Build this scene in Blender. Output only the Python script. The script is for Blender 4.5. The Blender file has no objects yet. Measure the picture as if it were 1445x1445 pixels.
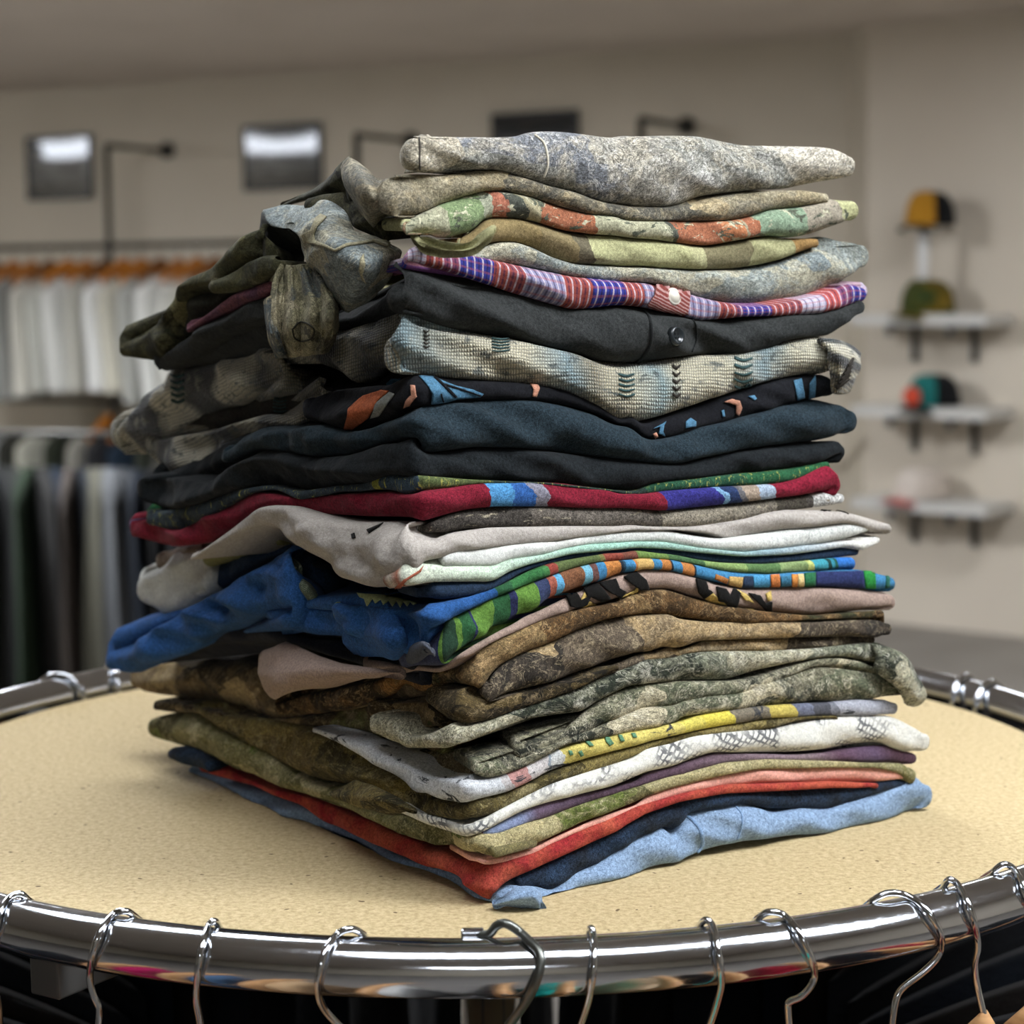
import bpy, bmesh, math, random
import numpy as np
from mathutils import Vector, Matrix, noise
from mathutils.bvhtree import BVHTree
from mathutils.geometry import delaunay_2d_cdt

# ------------------------------------------------------------------ camera, light, exposure
sc = bpy.context.scene
COL = sc.collection
CAMZ = 1.60
RINGZ = CAMZ - 0.3491
FPX, PITCH, ROLL = 2890.0, 0.1109, 0.0095
_c, _s = math.cos(PITCH), math.sin(PITCH)
FW = np.array([0, _c, -_s]); UPV = np.array([0, _s, _c]); RTV = np.array([1.0, 0, 0])
cr, sr = math.cos(ROLL), math.sin(ROLL)
ER = cr*RTV - sr*UPV
EU = sr*RTV + cr*UPV
CAM = np.array([0, 0, CAMZ])
cam_d = bpy.data.cameras.new('camera')
cam_d.sensor_width = 36.0
cam_d.lens = FPX/1445*36.0
cam_d.clip_start = 0.02; cam_d.clip_end = 60
cam_d.dof.use_dof = True
cam_d.dof.focus_distance = 1.17
cam_d.dof.aperture_fstop = cam_d.lens/9.0
cam = bpy.data.objects.new('camera', cam_d); COL.objects.link(cam)
M = Matrix(((ER[0], EU[0], -FW[0], 0), (ER[1], EU[1], -FW[1], 0), (ER[2], EU[2], -FW[2], CAMZ), (0, 0, 0, 1)))
cam.matrix_world = M
sc.camera = cam
sc.view_settings.view_transform = 'Standard'
sc.view_settings.look = 'None'
sc.view_settings.gamma = 1.0
sc.view_settings.use_curve_mapping = False
sc.view_settings.exposure = 0.0
KEY_STRENGTH = 31.0      # the ceiling panel over the round rack
ROOM_STRENGTH = 28.0      # unseen ceiling panels added to brighten the room
world = bpy.data.worlds.new('world'); sc.world = world; world.use_nodes = True
world.node_tree.nodes['Background'].inputs[0].default_value = (0.9, 0.95, 1, 1)
world.node_tree.nodes['Background'].inputs[1].default_value = 0.12

def ray(x, y):
    a = x-722.5; b = -(y-722.5)
    d = FW*FPX + ER*a + EU*b
    return d/d[1]                      # y component 1: d*Y gives the point at depth Y
def at(x, y, Y):
    return CAM + ray(x, y)*Y
def on_z(x, y, z):
    d = ray(x, y); return CAM + d*((z-CAMZ)/d[2])
def plane_hit(x, y, p0, n):            # vertical plane
    d = ray(x, y)
    t = ((p0[0]-CAM[0])*n[0] + (p0[1]-CAM[1])*n[1])/(d[0]*n[0]+d[1]*n[1])
    return CAM + d*t

# ------------------------------------------------------------------ helpers
def lin(h):
    if isinstance(h, (tuple, list)): return tuple(h)[:3]+(1,)
    h = h.lstrip('#'); v = [int(h[i:i+2], 16)/255 for i in (0, 2, 4)]
    return tuple((x/12.92 if x <= .04045 else ((x+.055)/1.055)**2.4) for x in v)+(1,)
def tag(o, label=None, cat=None, group=None, kind=None):
    if label: o['label'] = label
    if cat: o['category'] = cat
    if group: o['group'] = group
    if kind: o['kind'] = kind
    return o
def link(name, me, mats=None, parent=None):
    o = bpy.data.objects.new(name, me); COL.objects.link(o)
    if mats is not None:
        for m in (mats if isinstance(mats, (list, tuple)) else [mats]): me.materials.append(m)
    if parent: o.parent = parent
    return o
def empty(name, loc=(0, 0, 0)):
    o = bpy.data.objects.new(name, None); COL.objects.link(o); o.location = loc; return o
def mesh_np(name, V, F, smooth=True):
    me = bpy.data.meshes.new(name); me.from_pydata([tuple(map(float, v)) for v in V], [], [tuple(int(i) for i in f) for f in F]); me.update()
    if smooth: me.polygons.foreach_set('use_smooth', [True]*len(me.polygons))
    return me
def bm_mesh(name, bm, smooth=False):
    bmesh.ops.recalc_face_normals(bm, faces=bm.faces)
    me = bpy.data.meshes.new(name); bm.to_mesh(me); bm.free()
    if smooth: me.polygons.foreach_set('use_smooth', [True]*len(me.polygons))
    return me
def box(bm, c, size, axes=None, bevel=0):
    mat = Matrix.Translation(Vector(c))
    if axes is not None:
        R = Matrix(((axes[0][0], axes[1][0], axes[2][0], 0), (axes[0][1], axes[1][1], axes[2][1], 0), (axes[0][2], axes[1][2], axes[2][2], 0), (0, 0, 0, 1)))
        mat = mat @ R
    r = bmesh.ops.create_cube(bm, size=1, matrix=mat @ Matrix.Diagonal((size[0], size[1], size[2], 1)))
    if bevel:
        es = list({e for v in r['verts'] for e in v.link_edges})
        bmesh.ops.bevel(bm, geom=es, offset=bevel, segments=2, affect='EDGES', profile=.5)
def catmull(P, n=8, closed=False):
    P = [np.array(p, float) for p in P]; out = []; m = len(P)
    rng = range(m if closed else m-1)
    for i in rng:
        if closed: p0, p1, p2, p3 = P[i-1], P[i], P[(i+1) % m], P[(i+2) % m]
        else: p0, p1, p2, p3 = P[max(i-1, 0)], P[i], P[i+1], P[min(i+2, m-1)]
        for k in range(n):
            t = k/n
            out.append(.5*((2*p1)+(-p0+p2)*t+(2*p0-5*p1+4*p2-p3)*t*t+(-p0+3*p1-3*p2+p3)*t**3))
    if not closed: out.append(P[-1])
    return out
def tube(path, r, seg=12, closed=False, cap=True):
    P = [np.array(p, float) for p in path]; n = len(P); V = []; F = []
    rr = r if hasattr(r, '__len__') else [r]*n
    nrm = None
    for i in range(n):
        a = P[i-1] if (i > 0 or closed) else P[i]; b = P[(i+1) % n] if (i < n-1 or closed) else P[i]
        t = b-a; t = t/(np.linalg.norm(t)+1e-12)
        if nrm is None:
            nrm = np.cross(t, [0, 0, 1]);
            if np.linalg.norm(nrm) < 1e-3: nrm = np.cross(t, [1, 0, 0])
        nrm = nrm - t*np.dot(nrm, t); nrm /= np.linalg.norm(nrm); bn = np.cross(t, nrm)
        for k in range(seg):
            a_ = 2*math.pi*k/seg; V.append(P[i]+rr[i]*(math.cos(a_)*nrm+math.sin(a_)*bn))
    for i in range(n if closed else n-1):
        j = (i+1) % n
        for k in range(seg):
            l = (k+1) % seg; F.append((i*seg+k, i*seg+l, j*seg+l, j*seg+k))
    if cap and not closed:
        F.append(tuple(range(seg-1, -1, -1))); F.append(tuple((n-1)*seg+k for k in range(seg)))
    return V, F
def tube_obj(name, path, r, mat, parent=None, **k):
    V, F = tube(path, r, **k); return link(name, mesh_np(name, V, F), mat, parent)

# ------------------------------------------------------------------ materials
class NT:
    def __init__(s, name, rough=.9):
        s.m = bpy.data.materials.new(name); s.m.use_nodes = True; s.t = s.m.node_tree
        s.b = s.t.nodes['Principled BSDF']; s.b.inputs['Roughness'].default_value = rough
        s.b.inputs['Specular IOR Level'].default_value = .15 if rough > .6 else .5
        s.co = s.t.nodes.new('ShaderNodeTexCoord')
    def n(s, ty, **kw):
        x = s.t.nodes.new(ty)
        for k, v in kw.items():
            if k.startswith('i_'): x.inputs[int(k[2:]) if k[2:].isdigit() else k[2:].replace('_', ' ')].default_value = v
            else: setattr(x, k, v)
        return x
    def l(s, a, b): s.t.links.new(a, b)
    def mapping(s, src, scale=(1, 1, 1), rot=(0, 0, 0), loc=(0, 0, 0)):
        m = s.n('ShaderNodeMapping'); m.inputs['Scale'].default_value = scale; m.inputs['Rotation'].default_value = rot; m.inputs['Location'].default_value = loc
        s.l(src, m.inputs[0]); return m.outputs[0]
    def noise(s, vec, scale, detail=4, rough=.55, dist=0):
        x = s.n('ShaderNodeTexNoise'); x.inputs['Scale'].default_value = scale; x.inputs['Detail'].default_value = detail
        x.inputs['Roughness'].default_value = rough; x.inputs['Distortion'].default_value = dist; s.l(vec, x.inputs['Vector']); return x.outputs['Fac']
    def ramp(s, fac, stops, interp='LINEAR'):
        r = s.n('ShaderNodeValToRGB'); e = r.color_ramp; e.interpolation = interp
        stops = sorted(stops, key=lambda q: q[0])[:32]
        while len(e.elements) < len(stops): e.elements.new(.5)
        for k, (p, c) in enumerate(stops): e.elements[k].position = min(max(p, 0), 1); e.elements[k].color = lin(c)
        s.l(fac, r.inputs[0]); return r.outputs[0]
    def mix(s, fac, a, b, mode='MIX'):
        x = s.n('ShaderNodeMix', data_type='RGBA', blend_type=mode)
        for sock, v in ((x.inputs[0], fac), (x.inputs[6], a), (x.inputs[7], b)):
            if isinstance(v, (int, float)): sock.default_value = v
            elif isinstance(v, (str, tuple)): sock.default_value = lin(v)
            else: s.l(v, sock)
        return x.outputs[2]
    def math(s, op, a, b=None, c=None):
        x = s.n('ShaderNodeMath', operation=op)
        for i, v in enumerate((a, b, c)):
            if v is None: continue
            if isinstance(v, (int, float)): x.inputs[i].default_value = v
            else: s.l(v, x.inputs[i])
        return x.outputs[0]
    def bump(s, h, strength=.4, dist=.001, prev=None):
        x = s.n('ShaderNodeBump'); x.inputs['Strength'].default_value = strength; x.inputs['Distance'].default_value = dist
        s.l(h, x.inputs['Height'])
        if prev is not None: s.l(prev, x.inputs['Normal'])
        return x.outputs[0]
    def out(s, col, nrm=None):
        if isinstance(col, (str, tuple)): s.b.inputs['Base Color'].default_value = lin(col)
        else: s.l(col, s.b.inputs['Base Color'])
        if nrm is not None: s.l(nrm, s.b.inputs['Normal'])
        return s.m

def plain(name, col, rough=.6, metal=0, spec=None):
    t = NT(name, rough); t.b.inputs['Metallic'].default_value = metal
    if spec is not None: t.b.inputs['Specular IOR Level'].default_value = spec
    return t.out(col)
def cloth_finish(t, col, heather=.25, fuzz=.6):
    """heather grain, knit bump and soft wrinkles shared by every fabric"""
    ob = t.co.outputs['Object']
    if isinstance(col, str): col = t.ramp(t.noise(ob, 5), [(0, col), (1, col)])
    hs = t.n('ShaderNodeHueSaturation'); hs.inputs['Saturation'].default_value = .98; hs.inputs['Value'].default_value = .9; t.l(col, hs.inputs['Color']); col = hs.outputs[0]
    g = t.noise(ob, 1500, 2, .8)
    g2 = t.noise(ob, 520, 3, .8)
    gr = t.ramp(g, [(.35, (1-heather*1.3,)*3), (.65, (1+heather,)*3)])
    gr2 = t.ramp(g2, [(.35, (1-heather*1.2,)*3), (.65, (1+heather*.9,)*3)])
    c = t.mix(1.0, col, gr, 'MULTIPLY'); c = t.mix(1.0, c, gr2, 'MULTIPLY')
    w = t.noise(t.mapping(ob, (1, 1, 1.6)), 34, 3, .5, .15)
    n = t.bump(w, .45, .006)
    n = t.bump(t.noise(ob, 170, 3, .6), .35, .0016, n)
    n = t.bump(t.noise(ob, 900, 2, .6), .5*fuzz, .0006, n)
    t.b.inputs['Sheen Weight'].default_value = .05*fuzz
    t.b.inputs['Sheen Roughness'].default_value = .5
    return t.out(c, n)
def fabric(name, col, heather=.25, col2=None, scale=30):
    t = NT(name, .95)
    c = col
    if col2: c = t.ramp(t.noise(t.co.outputs['Object'], scale, 4, .6, .5), [(.38, col), (.62, col2)])
    else: c = t.ramp(t.noise(t.co.outputs['Object'], 20, 2), [(0, col), (1, col)])
    return cloth_finish(t, c, heather)
def strong(h, k=1.22):
    v = [int(h[i:i+2], 16) for i in (1, 3, 5)]
    return tuple(((min(240, max(18, 112+(x-112)*k-4))/255+.055)/1.055)**2.4 for x in v)
def camo(name, cols, scale=22, seed=0, line='#2a2620', light='#d8d0ba', lines=.7, heather=.3, stretch=(1, 1, 1.5)):
    cols = [strong(q) for q in cols]
    t = NT(name, .95); ob = t.co.outputs['Object']
    v = t.mapping(ob, stretch, (.4*seed, .7*seed, seed), (seed*1.37, seed*.71, seed*.33))
    wn = t.n('ShaderNodeTexNoise'); wn.inputs['Scale'].default_value = scale*1.5; wn.inputs['Detail'].default_value = 3; t.l(v, wn.inputs['Vector'])
    vm = t.n('ShaderNodeVectorMath', operation='MULTIPLY_ADD'); t.l(wn.outputs['Color'], vm.inputs[0]); vm.inputs[1].default_value = (.05, .05, .05); t.l(v, vm.inputs[2])
    vo = t.n('ShaderNodeTexVoronoi'); vo.inputs['Scale'].default_value = scale; t.l(vm.outputs[0], vo.inputs['Vector'])
    sp = t.n('ShaderNodeSeparateColor'); t.l(vo.outputs['Color'], sp.inputs[0])
    k = len(cols)
    base = t.ramp(sp.outputs[0], [(i/k, c) for i, c in enumerate(cols)], 'CONSTANT')
    base = t.mix(t.ramp(t.noise(v, scale*3.5, 5, .75, 1.0), [(.46, (0, 0, 0)), (.58, (.6, .6, .6))]), base, cols[1])
    base = t.mix(t.ramp(t.noise(v, scale*2.2, 6, .8, .6), [(.3, (.6, .6, .6)), (.42, (0, 0, 0))]), base, line)
    base = t.mix(t.ramp(t.noise(t.mapping(v, (1, 1, 1), (0, 0, 0), (7, 3, 5)), scale*1.6, 5, .7, .4), [(.56, (0, 0, 0)), (.66, (.7, .7, .7))]), base, light)
    # bark-like scratches
    s1 = t.noise(t.mapping(vm.outputs[0], (1, 1, 4)), scale*5, 5, .7, 1.6)
    l1 = t.ramp(s1, [(.45, (0, 0, 0)), (.49, (1, 1, 1)), (.51, (1, 1, 1)), (.55, (0, 0, 0))])
    base = t.mix(t.math('MULTIPLY', l1, lines), base, line)
    s2 = t.noise(t.mapping(vm.outputs[0], (3, 3, 1)), scale*3, 4, .6, 1.2)
    l2 = t.ramp(s2, [(.55, (0, 0, 0)), (.575, (1, 1, 1)), (.6, (0, 0, 0))])
    base = t.mix(t.math('MULTIPLY', l2, lines*.8), base, light)
    return cloth_finish(t, base, heather)
def banded(name, stops, warp=.006, heather=.25, overlay=None, interp='CONSTANT', fine=None, dirty=.0):
    """bands of print along the folded edge; stops are (u, colour)"""
    t = NT(name, .95)
    uv = t.n('ShaderNodeSeparateXYZ'); t.l(t.co.outputs['UV'], uv.inputs[0])
    wn = t.noise(t.co.outputs['Object'], 90, 3, .6)
    u = t.math('ADD', uv.outputs[0], t.math('MULTIPLY', t.math('SUBTRACT', wn, .5), warp*2))
    u = t.math('ADD', u, t.math('MULTIPLY', t.math('SUBTRACT', uv.outputs[1], .5), warp))
    c = t.ramp(u, stops, interp)
    if fine:   # (frequency, colour, width)
        for fr, co, wd in fine:
            f = t.math('FRACT', t.math('MULTIPLY', uv.outputs[0], fr))
            msk = t.math('LESS_THAN', f, wd)
            c = t.mix(t.math('MULTIPLY', msk, .75), c, co)
    if overlay:
        for sc_, co, th_, st in overlay:
            m = t.ramp(t.noise(t.mapping(t.co.outputs['Object'], st), sc_, 5, .65, 1.2), [(th_, (0, 0, 0)), (th_+.03, (1, 1, 1))])
            c = t.mix(m, c, co)
    return cloth_finish(t, c, heather)
def emit(name, col, s):
    t = NT(name); t.b.inputs['Emission Color'].default_value = lin(col); t.b.inputs['Emission Strength'].default_value = s
    return t.out('#ffffff')

# ------------------------------------------------------------------ room
H_CEIL = CAMZ + 1.17
m_wall = NT('wall_paint', .85); m_wall = m_wall.out(m_wall.ramp(m_wall.noise(m_wall.co.outputs['Object'], 1.2, 3), [(.3, '#b8af9e'), (.7, '#c0b7a6')]))
m_wall2 = NT('wall_paint_warm', .85); m_wall2 = m_wall2.out(m_wall2.ramp(m_wall2.noise(m_wall2.co.outputs['Object'], 1.2, 3), [(.3, '#c2b8a8'), (.7, '#cac0b0')]))
m_ceil = NT('ceiling_paint', .9); m_ceil = m_ceil.out(m_ceil.ramp(m_ceil.noise(m_ceil.co.outputs['Object'], 2, 4), [(.3, '#c2b8ad'), (.7, '#cac0b5')]))
m_floor = NT('floor_concrete', .5); m_floor = m_floor.out(m_floor.ramp(m_floor.noise(m_floor.co.outputs['Object'], 3, 6), [(.3, '#6d6862'), (.7, '#7d7871')]))
def pt(x, Y):                       # ground-plan point seen at pixel column x (at the horizon) and depth Y
    d = ray(x, 400); return (d[0]*Y, Y)
WA = pt(0, 12.5); WB = pt(1196, 9.95); WC = pt(1222, 9.6); WD = pt(1421, 9.15)
wd = np.array([WB[0]-WA[0], WB[1]-WA[1]]); wd /= np.linalg.norm(wd)
WL = (WA[0]-wd[0]*3.6, WA[1]-wd[1]*3.6)
def wall(name, a, b, mat, th=.12, out=1):
    a = np.array(a); b = np.array(b); d = b-a; L = np.linalg.norm(d); d /= L; n = np.array([-d[1], d[0]])*out
    bm = bmesh.new(); c = (a+b)/2 + n*th/2
    box(bm, (c[0], c[1], H_CEIL/2), (L, th, H_CEIL), ((d[0], d[1], 0), (n[0], n[1], 0), (0, 0, 1)))
    return tag(link(name, bm_mesh(name, bm), mat), kind='structure')
wall('wall_back', WL, WB, m_wall)
wall('wall_recess', WB, WC, m_wall, .05)
wall('wall_shelf_side', WC, WD, m_wall2)
WE = (4.2, 7.4)
wall('wall_right', WD, WE, m_wall2)
wall('wall_far_right', WE, (4.2, -5.0), m_wall2)
wall('wall_behind', (4.2, -5.0), (-6.5, -5.0), m_wall)
wall('wall_left', (-6.5, -5.0), WL, m_wall)
bm = bmesh.new(); box(bm, (-1.2, 4.6, -.05), (11.5, 20, .1)); tag(link('floor', bm_mesh('floor', bm), m_floor), kind='structure')
bm = bmesh.new(); box(bm, (-1.2, 4.6, H_CEIL+.05), (11.5, 20, .1)); tag(link('ceiling', bm_mesh('ceiling', bm), m_ceil), kind='structure')
# ceiling light panels (all above the frame)
m_frame_w = plain('white_metal', '#d5d5d2', .5)
def panel(name, x, y, sx, sy, st, label, hang=.03):
    e = empty(name, (x, y, H_CEIL-hang)); tag(e, label, 'ceiling light', 'ceiling light panels')
    bm = bmesh.new(); box(bm, (0, 0, 0), (sx+.04, sy+.04, .035)); link('housing', bm_mesh('housing', bm), m_frame_w, e)
    bm = bmesh.new(); box(bm, (0, 0, -.022), (sx, sy, .006)); link('diffuser', bm_mesh('diffuser', bm), emit('panel_light', '#f4f8ff', st), e)
panel('ceiling_light', 1.4, .66, 1.2, .6, KEY_STRENGTH, 'bright ceiling light panel to the right above the round rack')
panel('ceiling_light', .1, .36, 1.25, .55, 10.0, 'slim ceiling light strip right above the near rail')
panel('ceiling_light', 2.0, 6.6, 1.2, .6, ROOM_STRENGTH*1.1, 'added unseen light panel that brightens the right of the back wall')  # added out of view to brighten the wall at the right
panel('ceiling_light', -2.4, 7.4, 1.2, .6, ROOM_STRENGTH*4.6, 'added unseen light panel that brightens the left of the back wall')  # added out of view to lift the left of the back wall
panel('ceiling_light', 0.0, -3.2, 1.2, .6, ROOM_STRENGTH*.6, 'added unseen light panel behind the camera for ambient light')  # added behind the camera as ambient fill
panel('ceiling_light', -.6, 2.15, 1.2, .6, 14.0, 'ceiling light panel straight above the left of the round table top')
e = empty('hanging_light', (-5.6, 10.0, 2.51)); tag(e, 'long fluorescent light hung low beside the left wall, mirrored in the posters', 'ceiling light')
bm = bmesh.new(); box(bm, (0, 0, 0), (.12, 2.5, .13)); link('tube_cover', bm_mesh('tube_cover', bm), emit('tube_light', '#eef4ff', 15.0), e)
bm = bmesh.new(); box(bm, (0, 0, .095), (.16, 2.56, .02)); box(bm, (0, -1, .18), (.01, .01, .15)); box(bm, (0, 1, .18), (.01, .01, .15)); link('housing', bm_mesh('housing', bm), m_frame_w, e)

# ------------------------------------------------------------------ round rack
RX, RY, RR, RT = -0.0195, 1.4766, 0.4572, 0.0154
DISC_R, DISC_Z = 0.424, RINGZ + .0
def chrome_mat(name, base='#c9ccd0', rough=.11, scr=.4):
    t = NT(name, rough); t.b.inputs['Metallic'].default_value = 1; ob = t.co.outputs['Object']
    sc1 = t.noise(t.mapping(ob, (1, 1, 6)), 260, 3, .75)
    r = t.ramp(sc1, [(.5, (rough,)*3), (.68, (rough+.22*scr,)*3)])
    t.l(r, t.b.inputs['Roughness'])
    n = t.bump(t.noise(ob, 14, 2), .06, .01)
    sp = t.noise(ob, 900, 2, .5)
    c = t.mix(t.ramp(sp, [(.70, (0, 0, 0)), (.76, (1, 1, 1))]), base, '#f0f0f0')
    return t.out(c, n)
m_chrome = chrome_mat('chrome_tube', '#d2d5da')
m_wire = chrome_mat('chrome_wire', '#cdd0d4', .12, .2)
m_dark_wire = plain('dull_wire', '#6d6f6a', .35, .9)
m_spoke = plain('grey_steel', '#6a6a68', .4, .6)
m_black_metal = plain('black_metal', '#2b2b2b', .4, .3)
rack = empty('round_clothes_rack', (RX, RY, 0))
tag(rack, 'round chrome clothes rack whose ring rail circles the cork-coloured table top', 'clothes rack')
def rel(P, o): return [np.array(p, float)-np.array(o, float) for p in P]
O3 = (RX, RY, 0)
ringp = [(RR*math.cos(a), RR*math.sin(a), RINGZ) for a in np.linspace(0, 2*math.pi, 241)[:-1]]
tube_obj('ring_rail', ringp, RT, m_chrome, rack, seg=32, closed=True)
_rv, _rf = tube([np.array(q)+np.array(O3) for q in ringp], RT, seg=32, closed=True)
RING_BVH = BVHTree.FromPolygons([tuple(map(float, v)) for v in _rv], _rf)
a0 = math.atan2(-.46, -.19)
for k, ang in enumerate((math.radians(-122.2), math.radians(-32.2), math.radians(57.8), math.radians(147.8))):
    d = (math.cos(ang), math.sin(ang), 0); nn = (-math.sin(ang), math.cos(ang), 0)
    bm = bmesh.new(); box(bm, (d[0]*(RR-.008)/2, d[1]*(RR-.008)/2, RINGZ-RT-.0125), (RR-.002, .022, .024), (d, nn, (0, 0, 1)), .0015)
    link('spoke', bm_mesh('spoke', bm), m_spoke, rack)
tube_obj('centre_post', [(0, 0, .05), (0, 0, RINGZ-.02)], .022, m_chrome, rack, seg=20)
for k in range(4):
    ang = math.radians(-117.5+90*k); d = (math.cos(ang), math.sin(ang))
    tube_obj('leg', [(d[0]*.01, d[1]*.01, .16), (d[0]*.2, d[1]*.2, .07), (d[0]*.45, d[1]*.45, .012)], .014, m_chrome, rack)
# table top
t = NT('chipboard_top', .75); ob = t.co.outputs['Object']
c = t.ramp(t.noise(ob, 260, 5, .75), [(.3, '#9a8660'), (.5, '#bca981'), (.7, '#d2c097')])
c = t.mix(t.ramp(t.noise(ob, 900, 2, .6), [(.62, (0, 0, 0)), (.72, (.5, .5, .5))]), c, '#8f7a55')
c = t.mix(t.ramp(t.noise(ob, 140, 1, .5), [(.73, (0, 0, 0)), (.76, (1, 1, 1))]), c, '#6b5a3f')
m_top = t.out(c, t.bump(t.noise(ob, 420, 4, .7), .5, .0012))
V = []; F = []; n = 160
prof = [(0, 0), (.3, 0), (DISC_R-.002, 0), (DISC_R, -.002), (DISC_R, -.012), (DISC_R-.002, -.014), (0, -.014)]
for r, z in prof:
    for k in range(n): a = 2*math.pi*k/n; V.append((r*math.cos(a), r*math.sin(a), z))
for i in range(len(prof)-1):
    for k in range(n): F.append((i*n+k, i*n+(k+1) % n, (i+1)*n+(k+1) % n, (i+1)*n+k))
top = link('round_table_top', mesh_np('round_table_top', V, F, False), m_top); top.location = (RX, RY, DISC_Z)
tag(top, 'round sand-coloured chipboard top that carries the shirt pile', 'table top')

# hangers on the ring : each hook is traced where it stands
m_wood = NT('hanger_wood', .5); m_wood = m_wood.out(m_wood.ramp(m_wood.noise(m_wood.mapping(m_wood.co.outputs['Object'], (1, 1, 8)), 30, 4), [(.3, '#a8794c'), (.7, '#c59a6b')]))
def ring_depth(x):                       # front of the ring at a pixel column
    lo = ray(x, 1360)[0]
    # solve |(lo*Y-RX, Y-RY)| = RR
    a = 1+lo*lo; b = -2*(lo*RX+RY); c_ = RX*RX+RY*RY-RR*RR
    return (-b-math.sqrt(b*b-4*a*c_))/(2*a)
def hook(px, mat, r=.0019, label='', stem=None, grp=None, wood=False, clip=False, name='coat_hanger', kink=0):
    i0 = min(range(len(px)), key=lambda i: px[i][1])
    xs = px[i0][0]; Yc = ring_depth(xs)
    top_y = px[i0][1]; bot_y = px[-1][1]
    Ys = []
    pf = [tuple(q) for q in catmull(px, 6)]; it = min(range(len(pf)), key=lambda i: pf[i][1])
    for i, (x, y) in enumerate(pf):
        Yr = ring_depth(x)
        dr = Vector(ray(x, y)); ln = dr.length; loc, nor, _, dist = RING_BVH.ray_cast(Vector(CAM), dr.normalized())
        if i <= it: Y = Yr + .008*(it-i)/max(it, 1)
        elif loc is not None and dist/ln < Yr+.05: Y = min(dist/ln - .0015, Yr - .004) - .003*min(1, (i-it)/12)
        else: Y = None if y > pf[it][1]+30 else Yr-.001
        Ys.append(Y)
    last = max(i for i, q in enumerate(Ys) if q is not None); nl = len(pf)-1
    for i in range(last+1, nl+1):
        w = (i-last)/max(1, nl-last); w = w*w*(3-2*w)
        Ys[i] = Ys[last]*(1-w)+(Yc-.002)*w
    for i in range(len(Ys)):
        if Ys[i] is None: Ys[i] = Ys[i-1]
    k = np.array([1, 3, 5, 3, 1])/13.0; sm = np.convolve(np.pad(np.array(Ys, float), 2, 'edge'), k, 'valid')
    P = [at(q[0], q[1], Y) for q, Y in zip(pf, sm)]
    # hidden back half behind the tube
    P0 = P[0]
    rad = np.array([P0[0]-RX, P0[1]-RY, 0]); rad /= np.linalg.norm(rad)
    back = [P0 - rad*.014 - np.array([0, 0, .026]), P0 - rad*.013 - np.array([0, 0, .012])]
    path = catmull(back+[P[0]], 6)[:-1]+P
    e = empty(name, P[-1]); tag(e, label, 'coat hanger', grp)
    path = rel(path, P[-1])
    stem_end = np.array([0, 0, -.012 if not wood else 0.])
    path.append(stem_end + np.array([0, 0, -.002])) 
    tube_obj('hook', path, r, mat, e, seg=10)
    if clip:
        q = rel([P[0]], P[-1])[0]
        bm = bmesh.new(); box(bm, q+np.array([-.002, .0, -.001]), (.012, .005, .008), bevel=.0012)
        link('hook_tip', bm_mesh('hook_tip', bm), m_wire, e)
    return e, P[-1], rad
def hanger_body(e, rad, z0, mat, half=.21, drop=.075, pw=1.4):
    """shoulder bar in the radial direction below the hook"""
    V = []; F = []; S = 24; K = 10
    tx = np.array([-rad[1], rad[0], 0])
    for i in range(S+1):
        u = -1+2*i/S; a = abs(u)
        c_ = rad*u*half + np.array([0, 0, z0-.012-drop*a**pw]) + tx*.02*a*a
        hh = .013*(1-a)+.0075 if a < .96 else .004
        ww = .0065 if a < .96 else .004
        for k in range(K):
            th = 2*math.pi*k/K; V.append(c_+tx*ww*math.cos(th)+np.array([0, 0, hh*math.sin(th)]))
    for i in range(S):
        for k in range(K): F.append((i*K+k, i*K+(k+1) % K, (i+1)*K+(k+1) % K, (i+1)*K+k))
    F.append(tuple(range(K))); F.append(tuple(S*K+k for k in range(K)))
    link('shoulder_bar', mesh_np('shoulder_bar', V, F), mat, e)
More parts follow.
